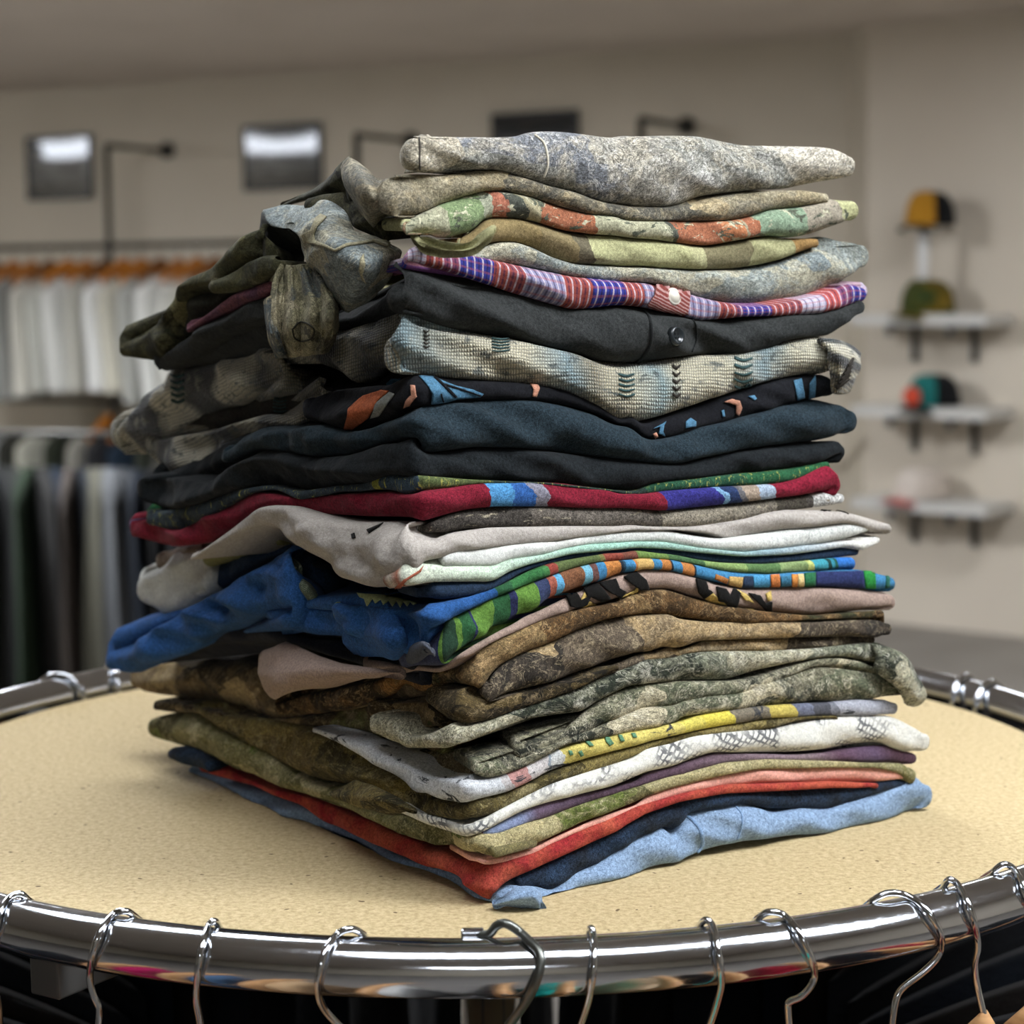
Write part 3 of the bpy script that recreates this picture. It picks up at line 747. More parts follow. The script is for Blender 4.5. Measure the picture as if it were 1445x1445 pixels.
def b30(c):
    strand(c, 0, [('K', [(350, 1120), (400, 1140), (450, 1130), (600, 1095), (700, 1045), (900, 955), (1100, 885), (1284, 800)]), ('G', [(40, 850), (200, 800), (400, 750), (550, 722), (700, 720), (900, 715), (1000, 712), (1100, 715), (1200, 735), (1218, 748)])],
           [('K', [(350, 1140), (400, 1162), (500, 1148), (620, 1112), (800, 1020), (950, 968), (1100, 900), (1284, 848)]), ('G', [(40, 895), (200, 845), (400, 803), (650, 790), (900, 785), (1100, 785), (1180, 772), (1218, 755)])], xc=676, seed=5)
garment('g30', 'folded_tee', 'pale salmon pink shirt resting on the red and orange tie-dyed one', 'shirt', [fabric('salmon_jersey', '#e3a493', .18)], b30)

def b29(c):
    strand(c, 0, [('H', [(135, 520), (160, 490), (200, 472), (280, 455), (400, 520), (600, 640), (750, 735), (850, 795), (950, 812), (1050, 870), (1200, 935), (1330, 920), (1445, 935)]), ('K', [(130, 945), (250, 990), (330, 1030), (400, 1020)]), ('K', [(480, 1015), (560, 985), (700, 950), (850, 890), (1000, 840), (1284, 752)]),
                  ('G', [(40, 800), (200, 755), (400, 700), (600, 682), (900, 690), (1100, 700), (1200, 700), (1240, 710), (1255, 740)])],
           [('H', [(135, 550), (160, 590), (220, 622), (320, 645), (500, 738), (720, 815), (900, 860), (1050, 920), (1200, 1000), (1330, 1045), (1445, 1078)]), ('K', [(120, 1080), (250, 1100), (350, 1110), (430, 1125), (470, 1130), (600, 1090), (700, 1045), (900, 955), (1100, 880), (1284, 805)]),
            ('G', [(40, 855), (200, 805), (400, 755), (550, 728), (900, 720), (1100, 720), (1200, 745), (1240, 800), (1255, 790)])], xc=672, seed=6, out=.003)
    strand(c, 1, [('H', [(850, 800), (960, 860), (1050, 875), (1200, 938), (1445, 1010)]), ('K', [(150, 1010), (260, 1045), (360, 1050), (430, 1085)])],
           [('H', [(850, 850), (1000, 900), (1150, 960), (1300, 1035), (1445, 1060)]), ('K', [(150, 1065), (300, 1100), (370, 1112), (430, 1118)])], xc=700, seed=7, out=.008)
def bm29():
    return [camo('olive_meadow_camo', ['#77734f', '#8f8a68', '#a89f7c', '#57563c', '#66713f', '#b3a882'], 24, 3, '#3a3826', '#d4caa4', .6, .3), camo('dark_olive_camo', ['#55523a', '#6f6a4c', '#454230', '#7d7656'], 16, 5, '#2a281d', '#9b9372', .5, .3)]
garment('g29', 'folded_shirt', 'olive khaki camouflage shirt with moss green left fold, above the salmon pink one', 'shirt', bm29, b29)

def b28(c):
    f = strand(c, 0, [('K', [(395, 1010), (430, 995), (500, 960), (600, 905), (800, 850), (900, 830), (1100, 780), (1284, 712)]), ('G', [(40, 745), (200, 705), (350, 652), (500, 655), (700, 660), (900, 650), (1050, 625), (1150, 618), (1245, 660), (1258, 680)])],
           [('K', [(395, 1018), (460, 1025), (600, 972), (700, 945), (850, 885), (1000, 838), (1284, 755)]), ('G', [(40, 795), (200, 755), (400, 700), (600, 683), (900, 692), (1050, 700), (1200, 700), (1258, 690)])], xc=676, seed=8)
    U['28'] = f
def m28():
    f = U['28']; u = lambda x: f(560+x/3.2111)
    return [banded('mauve_blue_dye', [(0, '#5b6273'), (u(430), '#8796b5'), (u(560), '#8591b3'), (u(640), '#6d5c70'), (u(900), '#54424f'), (u(1284), '#5a4652'), (.72, '#8f7d83'), (.8, '#5c4352'), (.9, '#5c4a60'), (.95, '#4e3742')], interp='LINEAR')]
garment('g28', 'folded_tee', 'mauve shirt fading to dusty blue at the front corner, under the off-white one', 'shirt', m28, b28)

def b27(c):
    strand(c, 0, [('H', [(1080, 790), (1200, 860), (1330, 910), (1445, 950)]), ('K', [(120, 935), (220, 960), (300, 985), (370, 975), (450, 930), (700, 800), (900, 735), (1100, 680), (1284, 600)]), ('G', [(40, 640), (200, 590), (330, 565), (450, 560), (600, 548), (750, 520), (900, 488), (1000, 482), (1080, 490), (1180, 490), (1280, 540), (1315, 590)])],
           [('H', [(1080, 810), (1200, 900), (1330, 960), (1445, 1000)]), ('K', [(120, 975), (220, 1010), (320, 1042), (370, 1025), (430, 995), (600, 905), (800, 855), (1000, 805), (1284, 715)]), ('G', [(40, 745), (200, 710), (350, 652), (500, 655), (700, 655), (900, 642), (1050, 612), (1130, 600), (1180, 640), (1260, 660), (1315, 620)])], xc=666, seed=9, out=.003)
t = NT('sketch_print', .95); ob = t.co.outputs['Object']
c_ = t.ramp(t.noise(ob, 30, 3), [(.3, '#cfcdc2'), (.7, '#e3e2d8')])
msk = t.ramp(t.noise(t.mapping(ob, (1, 1, 2)), 26, 3, .5, .6), [(.5, (0, 0, 0)), (.6, (1, 1, 1))])
w1 = t.n('ShaderNodeTexWave'); w1.inputs['Scale'].default_value = 95; w1.inputs['Distortion'].default_value = 3; w1.inputs['Detail'].default_value = 3; w1.inputs['Detail Scale'].default_value = 3; t.l(t.mapping(ob, (1, 1, 1), (.3, .8, .5)), w1.inputs['Vector'])
w2 = t.n('ShaderNodeTexWave'); w2.inputs['Scale'].default_value = 95; w2.inputs['Distortion'].default_value = 3; w2.inputs['Detail'].default_value = 3; t.l(t.mapping(ob, (1, 1, -1), (-.3, .8, -.5)), w2.inputs['Vector'])
net = t.math('MAXIMUM', t.math('GREATER_THAN', w1.outputs['Fac'], .72), t.math('GREATER_THAN', w2.outputs['Fac'], .72))
c_ = t.mix(t.math('MULTIPLY', t.math('MULTIPLY', net, msk), .9), c_, '#55565a')
garment('g27', 'folded_tee', 'off-white shirt with grey cross-hatched sketch print, bulging out above the mauve one', 'shirt', [cloth_finish(t, c_, .15)], b27)

def b26(c):
    strand(c, 0, [('H', [(330, 445), (430, 480), (560, 500), (700, 520), (880, 550), (1000, 620), (1130, 700), (1250, 765), (1350, 825), (1445, 868)]), ('K', [(120, 870), (220, 885), (300, 892), (400, 860), (520, 835), (700, 745), (900, 672), (1100, 625), (1284, 575)]), ('G', [(40, 608), (200, 568), (400, 530), (600, 495), (750, 485), (900, 482)])],
           [('H', [(330, 455), (430, 530), (560, 630), (700, 715), (850, 790), (950, 800), (1080, 800), (1200, 870), (1330, 930), (1445, 950)]), ('K', [(120, 935), (220, 955), (320, 960), (440, 940), (560, 870), (700, 800), (1000, 705), (1284, 605)]), ('G', [(40, 645), (200, 600), (350, 565), (600, 545), (750, 500), (900, 490)])], xc=660, seed=10)
    patch(c, 0, [('H', [(1060, 770, .006), (1200, 820, .012), (1350, 900, .008)]), ('H', [(950, 830, .006), (1120, 850, .022), (1330, 915, .014)]), ('H', [(960, 840, .004), (1080, 905, .018), (1230, 938, .01)])], th=.003)
garment('g26', 'folded_shirt', 'brown-olive leafy camouflage shirt with a pointed flap, under the one with feather strokes', 'shirt',
        [camo('leafy_olive_camo', ['#5c543a', '#7a6f48', '#4a4532', '#8e8257', '#6a5f42', '#3e3a2c'], 17, 7, '#2a261c', '#b0a478', .6, .3)], b26)

def b25(c):
    f = strand(c, 0, [('H', [(870, 540), (1000, 575), (1150, 635), (1300, 700), (1445, 770)]), ('K', [(80, 745), (180, 775), (300, 780), (440, 775), (520, 735), (620, 690), (700, 655), (850, 600), (1000, 565), (1284, 520)]), ('G', [(40, 545), (150, 520), (300, 480), (450, 455), (600, 440), (750, 430), (900, 425), (1000, 415), (1150, 412), (1172, 430)])],
           [('H', [(870, 552), (1000, 615), (1130, 700), (1250, 765), (1350, 825), (1445, 870)]), ('K', [(80, 850), (180, 875), (300, 895), (380, 865), (520, 832), (700, 742), (900, 670), (1100, 622), (1284, 572)]), ('G', [(40, 608), (200, 568), (400, 530), (600, 497), (750, 490), (900, 488), (1100, 485), (1172, 475)])], xc=652, seed=11, out=.002)
    U['25'] = f
def m25():
    f = U['25']; u = lambda k, x: f(VIEWS[k][0]+x/VIEWS[k][2])
    return [banded('feather_stroke_print', [(0, '#c3c6c8'), (u('K', 480), '#b9b4b2'), (u('K', 520), '#b98a84'), (u('K', 590), '#c9c4c2'), (u('K', 680), '#8f9aa2'), (u('K', 700), '#c7c9c6'), (u('K', 760), '#cfc06a'), (u('K', 1284), '#d2c55e'), (u('G', 300), '#d6c650'), (u('G', 440), '#7a7262'), (u('G', 600), '#bfae58'), (u('G', 720), '#6b6f80'), (u('G', 800), '#54555c'), (u('G', 880), '#7a7c84'), (u('G', 920), '#a3a5ad')],
                   overlay=[(38, '#3f4246', .585, (1, 1, 3))], warp=.01)]
garment('g25', 'folded_tee', 'white shirt with grey feather strokes and, farther right, a yellow printed band', 'shirt', m25, b25)
decal('g25', 'printed_motif', [('K', [(850, 600), (872, 600), (890, 618), (872, 622)]), ('K', [(940, 580), (960, 582), (980, 608), (962, 618), (945, 600)]), ('K', [(1000, 570), (1018, 572), (1030, 595), (1012, 600)]), ('K', [(1060, 563), (1078, 563), (1085, 582), (1068, 582)]),
                             ('K', [(820, 645), (835, 638), (845, 658), (830, 664)]), ('K', [(775, 640), (790, 640), (798, 655), (782, 660)])], fabric('green_print', '#5d8a6a', .2))

mk24 = lambda: [camo('timber_camo_grey', ['#7d7b68', '#a19c85', '#54564c', '#6b6f5c', '#c0b79c', '#40433c'], 18, 9, '#2b2a24', '#ddd5bb', .8, .35), camo('timber_camo_brown', ['#5a5240', '#7d725b', '#3f3b2f', '#a5957a', '#4c4a3a'], 17, 12, '#25221b', '#cdbfa0', .7, .35)]
def b24(c):
    strand(c, 0, [('K', [(370, 700), (450, 690), (560, 700), (640, 640), (750, 600), (900, 545), (1100, 470), (1284, 445)]), ('G', [(40, 455), (200, 430), (320, 400), (480, 385), (560, 345), (650, 320), (750, 285), (850, 262), (950, 270), (1100, 292), (1190, 320), (1212, 350)])],
           [('K', [(370, 755), (430, 772), (480, 755), (560, 725), (640, 690), (760, 615), (900, 592), (1284, 520)]), ('G', [(40, 550), (200, 492), (400, 465), (550, 452), (700, 435), (850, 425), (1000, 432), (1120, 405), (1190, 375), (1212, 365)])], xc=640, seed=12, out=.003)
    strand(c, 1, [('H', [(1250, 640), (1350, 635), (1445, 635)]), ('K', [(40, 640), (100, 650), (200, 655), (300, 665), (350, 700), (372, 740)])],
           [('H', [(1250, 660), (1350, 690), (1445, 745)]), ('K', [(60, 700), (120, 750), (220, 775), (300, 782), (350, 775), (372, 760)])], xc=700, seed=13, out=.006)
    # upper strand that drapes over the right end
    strand(c, 0, [('K', [(560, 600), (640, 600), (760, 560), (860, 480), (1000, 385), (1284, 330)]), ('G', [(40, 345), (150, 335), (300, 330), (440, 330), (560, 310), (700, 262), (830, 225), (930, 222), (1030, 240), (1080, 270)])],
           [('K', [(560, 690), (640, 655), (750, 608), (900, 552), (1100, 475), (1284, 452)]), ('G', [(40, 465), (200, 440), (320, 405), (480, 390), (560, 350), (650, 325), (800, 262), (930, 255), (1080, 285)])], xc=640, seed=14)
garment('g24', 'folded_shirt', 'thick grey-green woodland camouflage shirt with rolled folds, above the yellow-banded white shirt', 'shirt', mk24, b24)

def b22(c):
    strand(c, 0, [('H', [(1130, 480), (1250, 500), (1445, 530)]), ('K', [(20, 590), (150, 560), (330, 535), (430, 505), (500, 480), (600, 435), (700, 410), (850, 350), (950, 310), (1100, 252), (1284, 220)]), ('G', [(40, 225), (200, 200), (350, 190), (600, 192), (800, 180), (950, 165), (1080, 148), (1150, 165), (1210, 215)])],
           [('H', [(1130, 560), (1250, 625), (1445, 632)]), ('K', [(20, 630), (200, 640), (350, 600), (430, 560), (600, 500), (700, 488), (850, 470), (950, 405), (1060, 350), (1284, 330)]), ('G', [(40, 345), (150, 335), (300, 332), (440, 325), (560, 280), (700, 245), (830, 220), (950, 215), (1050, 240), (1210, 290)])], xc=632, seed=15)
    patch(c, 0, [('G', [(1060, 150, .0), (1080, 210, .008), (1080, 290, .008), (1200, 330, .006)]), ('G', [(1130, 165, .004), (1160, 230, .014), (1170, 320, .014), (1210, 420, .008)]), ('G', [(1200, 200, .002), (1250, 300, .012), (1265, 390, .014), (1240, 442, .004)]), ('G', [(1225, 225, -.006), (1290, 320, .0), (1315, 395, .0), (1280, 435, -.004)])], face='R', th=.005)
    strand(c, 1, [('K', [(130, 380), (260, 365), (330, 400), (430, 420), (520, 395), (640, 370), (800, 330), (900, 290), (1000, 255)])], [('K', [(130, 400), (200, 480), (240, 530), (330, 530), (420, 510), (560, 460), (700, 410), (850, 350), (1000, 262)])], xc=650, seed=16, out=.001)
    patch(c, 1, [('K', [(120, 390, .004), (220, 430, .012), (300, 440, .01), (400, 400, .006)]), ('K', [(150, 430, .006), (240, 480, .02), (300, 470, .016), (380, 440, .006)]), ('K', [(200, 500, .004), (250, 530, .014), (300, 510, .012), (340, 490, .004)])], xc=760)
garment('g22', 'folded_shirt', 'grey-green bark camouflage shirt whose end droops down over the right side of the pile', 'shirt',
        [camo('bark_camo_green', ['#76796a', '#9a9a86', '#4b5148', '#626857', '#b0ab94', '#40453c'], 17, 15, '#2a2b26', '#dcd8c4', .8, .35), camo('dark_brown_camo', ['#4d4535', '#65593f', '#38332a', '#8a7556', '#2f2c25'], 18, 17, '#1f1c17', '#b09a74', .6, .3)], b22)

def b23(c):   # rolled dark brown shirt at the left
    strand(c, 0, [('H', [(150, 425), (230, 415), (330, 440), (450, 470)])], [('H', [(150, 455), (220, 470), (330, 468), (450, 490)])], seed=18, out=-.006)
    strand(c, 0, [('H', [(430, 462), (560, 480), (720, 500), (900, 475), (1000, 450), (1120, 420), (1250, 430), (1400, 480), (1445, 520)])],
           [('H', [(430, 470), (560, 500), (720, 515), (880, 545), (1000, 560), (1130, 590), (1230, 625), (1445, 635)])], xc=690, seed=19, out=.004)
    strand(c, 0, [('H', [(1120, 440), (1200, 430), (1300, 430), (1400, 440), (1445, 490)])], [('H', [(1120, 460), (1170, 530), (1230, 560), (1300, 562), (1400, 530), (1445, 520)])], xc=690, seed=20, out=.014)
garment('g23', 'folded_shirt', 'dark brown forest camouflage shirt bunched on the left side below the brown sleeve flap', 'shirt',
        [camo('forest_camo_brown', ['#4b4233', '#6d5e45', '#332e26', '#93805f', '#403a2e', '#7a7a50'], 17, 19, '#1f1b15', '#c2ad84', .6, .3)], b23)

def b21(c):
    strand(c, 0, [('K', [(420, 380), (470, 300), (520, 245), (600, 200), (700, 160), (850, 90), (950, 48), (1100, 30), (1284, 25)]), ('G', [(40, 30), (200, 48), (350, 62), (600, 60), (800, 62), (1000, 50), (1100, 48), (1145, 70)])],
           [('K', [(420, 400), (470, 400), (600, 372), (800, 325), (1000, 245), (1150, 210), (1284, 190)]), ('G', [(40, 195), (150, 170), (300, 145), (450, 140), (600, 135), (800, 128), (1000, 125), (1100, 138), (1145, 105)])], xc=655, seed=21, out=.004)
    strand(c, 0, [('K', [(760, 330), (900, 285), (1000, 250), (1150, 212), (1284, 192)]), ('G', [(40, 195), (150, 172), (300, 148), (450, 142), (600, 138), (800, 130), (1000, 124), (1070, 135)])],
           [('K', [(760, 345), (900, 325), (1100, 255), (1284, 225)]), ('G', [(40, 228), (200, 202), (350, 192), (600, 195), (800, 180), (950, 165), (1070, 148)])], xc=640, seed=22, out=-.002)
    strand(c, 1, [('H', [(45, 300), (80, 262), (200, 238), (350, 235), (500, 245), (620, 260), (680, 400), (760, 430), (900, 390), (1050, 360), (1200, 330), (1445, 300)])],
           [('H', [(45, 335), (80, 375), (150, 393), (250, 410), (350, 438), (460, 462), (600, 490), (700, 512), (850, 470), (1000, 465), (1200, 420), (1445, 380)])], xc=690, seed=23, out=.003)
garment('g21', 'folded_shirt', 'brown camouflage shirt with tan blotches, its sleeve roll sticking out below the blue sleeve', 'shirt',
        [camo('oak_camo', ['#544d44', '#6e6457', '#46423d', '#5e564c', '#ab9673', '#4e483f'], 17, 23, '#2b2620', '#d9c6a0', .5, .35), camo('oak_camo_soft', ['#5d5243', '#84755c', '#4a4238', '#a3916f', '#6a5d4a'], 18, 25, '#2e271f', '#c9b48c', .3, .3)], b21)

def b20(c):
    strand(c, 0, [('H', [(700, 440), (800, 390), (900, 372), (1020, 350), (1150, 320), (1250, 290), (1445, 285)]), ('K', [(30, 285), (200, 262), (270, 240), (330, 215), (400, 175), (500, 125), (600, 82), (700, 45), (800, 10)]), ('E', [(60, 1100), (150, 1052), (280, 1045), (380, 1080), (500, 1112), (700, 1142), (900, 1160), (1100, 1145), (1215, 1135)])],
           [('H', [(700, 470), (850, 480), (1000, 455), (1150, 420), (1300, 385), (1445, 350)]), ('K', [(30, 320), (200, 330), (300, 350), (380, 382), (430, 350), (480, 270), (560, 215), (700, 160), (850, 92), (950, 50)]), ('E', [(60, 1165), (200, 1152), (350, 1172), (500, 1192), (700, 1195), (900, 1178), (1100, 1172), (1215, 1168)])], xc=668, seed=24, out=.002)
garment('g20', 'folded_shirt', 'reddish brown camouflage shirt with orange-tan blotches right under the taupe shirt', 'shirt',
        [camo('autumn_camo', ['#5a4a36', '#7b6244', '#3e362b', '#a37b4c', '#8d7a5a', '#4a4a38'], 16, 27, '#25201a', '#c8a878', .6, .35)], b20)

def b19(c):
    f = strand(c, 0, [('H', [(1100, 225), (1200, 240), (1300, 262), (1445, 265)]), ('K', [(60, 250), (270, 215), (330, 180), (400, 140), (520, 80), (620, 25), (680, 0)]), ('D', [(800, 1385), (900, 1330), (1000, 1290), (1100, 1245), (1250, 1180), (1445, 1120)]), ('E', [(60, 975), (130, 955), (280, 958), (380, 985), (500, 1020), (600, 1040), (750, 1030), (900, 1030), (1100, 1035), (1220, 1055), (1262, 1085)])],
           [('H', [(1100, 280), (1200, 292), (1300, 290), (1445, 290)]), ('K', [(60, 275), (270, 235), (330, 215), (400, 172), (500, 120), (620, 72), (740, 32)]), ('D', [(800, 1430), (1000, 1350), (1150, 1300), (1300, 1265), (1445, 1225)]), ('E', [(60, 1080), (150, 1048), (280, 1040), (380, 1075), (500, 1110), (700, 1142), (900, 1160), (1050, 1150), (1200, 1132), (1262, 1100)])], xc=645, seed=26, out=.001)
    patch(c, 0, [('H', [(740, 140, .004), (860, 185, .008), (1000, 230, .008), (1150, 262, .006), (1280, 285, .002)]), ('H', [(640, 185, .006), (800, 240, .02), (950, 270, .018), (1100, 285, .012), (1270, 290, .004)]),
                 ('H', [(618, 260, .008), (700, 340, .022), (850, 340, .02), (1000, 330, .012), (1150, 318, .004)]), ('H', [(650, 370, .006), (690, 418, .014), (800, 385, .012), (900, 372, .006), (1030, 345, .0)])], th=.004, seed=4)
garment('g19', 'folded_sweatshirt', 'taupe sweatshirt with black and yellow stitched lettering and a loose flap at the left', 'shirt', [fabric('taupe_fleece', '#a38d80', .2)], b19)
m_blk = fabric('black_thread', '#161513', .3); m_yel = fabric('yellow_thread', '#cdb163', .3)
LET = [('D', [(1080, 1240), (1130, 1215), (1150, 1250), (1185, 1235), (1170, 1205), (1230, 1175), (1260, 1200), (1300, 1240), (1260, 1255), (1200, 1232), (1180, 1270), (1130, 1290), (1095, 1285)]),
       ('D', [(1250, 1175), (1330, 1150), (1345, 1190), (1380, 1205), (1350, 1235), (1300, 1215), (1275, 1200)]),
       ('D', [(1370, 1140), (1430, 1115), (1480, 1150), (1500, 1190), (1450, 1195), (1400, 1165)]),
       ('E', [(378, 1000), (420, 1010), (432, 1040), (455, 1052), (418, 1075), (390, 1050)]),
       ('E', [(468, 1035), (510, 1045), (530, 1070), (545, 1040), (575, 1060), (560, 1118), (530, 1112), (505, 1090), (480, 1085)]),
       ('E', [(610, 1060), (660, 1068), (690, 1100), (715, 1095), (718, 1130), (690, 1130), (650, 1095)])]
LYE = [('D', [(1140, 1275), (1200, 1255), (1250, 1290), (1190, 1300), (1240, 1278), (1230, 1270), (1180, 1290)]), ('D', [(1300, 1215), (1330, 1245), (1420, 1205), (1445, 1170), (1440, 1210), (1340, 1255)]), ('D', [(1150, 1250), (1172, 1215), (1185, 1232), (1160, 1258)]),
       ('E', [(418, 1075), (455, 1055), (500, 1092), (560, 1120), (640, 1125), (600, 1132), (520, 1125), (450, 1100)]), ('E', [(560, 1045), (600, 1062), (640, 1100), (600, 1090)]), ('E', [(690, 1062), (712, 1050), (716, 1090), (700, 1092)])]
decal('g19', 'stitched_lettering', LYE, m_yel, .0008, 'yellow stitched outline of the lettering'); decal('g19', 'stitched_lettering', LET, m_blk, .0013, 'black stitched letters')

def b18(c):
    f = strand(c, 0, [('K', [(10, 215), (60, 150), (110, 118), (200, 80), (320, 30), (400, 0)]), ('D', [(500, 1345), (600, 1300), (700, 1255), (850, 1190), (1000, 1135), (1150, 1085), (1250, 1060), (1445, 1045)]), ('E', [(60, 915), (150, 905), (280, 912), (400, 935), (500, 960), (700, 978), (850, 968), (950, 958), (1100, 955), (1200, 970), (1262, 1005)])],
           [('K', [(10, 240), (100, 262), (200, 262), (250, 235), (330, 180), (420, 130), (520, 78), (620, 28)]), ('D', [(720, 1400), (850, 1330), (1000, 1250), (1150, 1195), (1300, 1150), (1445, 1115)]), ('E', [(60, 965), (150, 952), (280, 958), (380, 985), (480, 1010), (600, 1035), (750, 1030), (900, 1028), (1100, 1035), (1200, 1048), (1262, 1020)])], xc=622, seed=28, out=.003)
    U['18'] = f
    strand(c, 1, [('F', [(240, 1195), (400, 1110), (500, 1050), (620, 1015), (720, 1000), (850, 1065), (1000, 1105), (1130, 1115), (1250, 1170), (1330, 1195), (1445, 1150)])], [('F', [(240, 1215), (400, 1160), (520, 1120), (640, 1115), (750, 1120), (880, 1130), (1000, 1165), (1150, 1215), (1300, 1245), (1445, 1255)])], xc=640, seed=29, out=-.004)
    patch(c, 2, [('K', [(20, 235, .002), (60, 170, .01), (110, 140, .014), (150, 155, .012)]), ('K', [(40, 248, .004), (90, 200, .018), (125, 165, .022), (160, 190, .016)]), ('K', [(60, 250, .002), (110, 235, .012), (150, 215, .014), (175, 225, .01)])], xc=640)
def m18():
    f = U['18']; u = lambda k, x: f(VIEWS[k][0]+x/VIEWS[k][2])
    nv, gr, lg, bl, og, yl, wh, tn, dk = '#2e3357', '#2c5a36', '#5e8437', '#3f7fa8', '#bb7a3e', '#c9a563', '#c9dde0', '#7a5238', '#26313c'
    st = [(0, '#3a3f58'), (u('K', 165), nv), (u('K', 180), lg), (u('K', 200), '#27402f'), (u('K', 280), lg), (u('K', 300), gr), (u('K', 345), nv), (u('K', 360), lg), (u('D', 720), gr), (u('D', 800), nv), (u('D', 830), lg), (u('D', 930), '#37405f'), (u('D', 985), '#a05a48'), (u('D', 1020), '#5c9fc2'), (u('D', 1060), tn), (u('D', 1160), '#6fa9bd'), (u('D', 1210), '#6a4a44'), (u('D', 1240), bl), (u('D', 1280), og), (u('D', 1370), '#2c4a5e'), (u('D', 1385), bl), (u('D', 1430), og)]
    st += [(u('E', 45), dk), (u('E', 62), bl), (u('E', 120), yl), (u('E', 195), bl), (u('E', 225), og)]
    mat1 = [(u('E', 270), dk), (u('E', 278), bl), (u('E', 325), og), (u('E', 375), dk), (u('E', 385), bl)]
    return [banded('aztec_band_print', (st+mat1)[:32], warp=.004), fabric('dark_ink_jersey', '#20222c', .3), fabric('grey_neck_tape', '#4a4e58', .2)]
garment('g18', 'folded_tee', 'navy shirt with green stripes and an orange-turquoise patterned band, on the taupe sweatshirt', 'shirt', m18, b18)
BANDS = [('#bb7a3e', [(470, 975), (525, 995), (520, 1015), (465, 995)]), ('#c9a563', [(530, 985), (590, 990), (585, 1030), (525, 1018)]), ('#2c3d55', [(592, 985), (632, 985), (636, 1030), (590, 1030)]), ('#4a95bf', [(634, 982), (705, 980), (708, 1032), (640, 1034)]),
         ('#c9783c', [(712, 980), (752, 978), (756, 1034), (716, 1036)]), ('#39708c', [(756, 986), (800, 984), (804, 1022), (760, 1026)]), ('#d0883f', [(806, 978), (832, 978), (832, 1030), (808, 1030)]), ('#dcc184', [(834, 976), (858, 976), (862, 1028), (836, 1030)]),
         ('#2c6b45', [(862, 972), (912, 968), (910, 1026), (866, 1028)]), ('#2a8a3c', [(1125, 962), (1175, 966), (1180, 1036), (1135, 1034)]), ('#2f6b5a', [(1225, 980), (1240, 990), (1240, 1030), (1222, 1034)]), ('#2c3560', [(914, 966), (1120, 962), (1130, 1032), (914, 1026)])]
for i, (cc, pl) in enumerate(BANDS): decal('g18', 'printed_band', [('E', pl)], fabric('band_print_%d' % i, cc, .25), .0006)

def b17(c):
    f = strand(c, 0, [('F', [(1060, 965), (1200, 930), (1300, 955), (1445, 965)]), ('D', [(60, 1280), (240, 1305), (330, 1290), (450, 1275), (600, 1240), (700, 1205), (800, 1160), (900, 1110), (1000, 1070), (1150, 1040), (1300, 1015), (1445, 1000)]), ('E', [(60, 882), (200, 880), (300, 890), (400, 912), (500, 925), (700, 932), (900, 915), (1000, 905), (1085, 900)])],
           [('F', [(1060, 990), (1110, 1080), (1200, 1150), (1330, 1195), (1400, 1150)]), ('D', [(180, 1530), (300, 1460), (380, 1420), (450, 1385), (600, 1300), (700, 1255), (850, 1190), (1000, 1135), (1150, 1085), (1250, 1060), (1445, 1045)]), ('E', [(60, 915), (150, 905), (280, 912), (400, 935), (500, 960), (700, 978), (850, 968), (950, 958), (1085, 945)])], xc=598, seed=30, out=.002, wr=1.6)
    U['17'] = f
    strand(c, 1, [('F', [(38, 1180), (70, 1130), (200, 1080), (300, 985), (400, 930), (560, 850), (700, 745), (800, 695), (870, 690)])], [('F', [(38, 1210), (70, 1248), (115, 1262), (180, 1215), (330, 1170), (400, 1110), (480, 1060), (620, 1020), (720, 990), (870, 960)])], xc=600, seed=31, out=.004, wr=1.6)
    strand(c, 1, [('F', [(700, 870), (730, 900), (790, 950), (930, 955), (1060, 970), (1180, 965)])], [('F', [(700, 950), (760, 1030), (850, 1062), (950, 1085), (1120, 1090), (1180, 1080)])], xc=640, seed=32, out=.014)
    strand(c, 1, [('F', [(920, 930), (980, 910), (1060, 898), (1170, 890), (1240, 920), (1300, 945)])], [('F', [(920, 950), (980, 968), (1100, 972), (1180, 965), (1300, 1000)])], xc=640, seed=33, out=.016)
    patch(c, 1, [('F', [(1060, 960, .012), (1160, 960, .014), (1230, 945, .016), (1330, 960, .016)]), ('F', [(1090, 1030, .01), (1180, 1060, .018), (1280, 1050, .026), (1370, 1040, .02)]), ('F', [(1120, 1110, .008), (1220, 1130, .014), (1310, 1130, .022), (1400, 1110, .014)]), ('F', [(1160, 1160, .002), (1250, 1175, .006), (1330, 1192, .01), (1390, 1160, .004)])], xc=640, wr=1.8)
    patch(c, 2, [('F', [(842, 715, .008), (870, 790, .012), (880, 860, .014), (920, 935, .012)]), ('F', [(900, 760, .014), (910, 820, .018), (935, 870, .02), (975, 915, .014)]), ('F', [(905, 745, .004), (930, 810, .008), (960, 860, .008), (985, 905, .008)])], xc=640, th=.003)
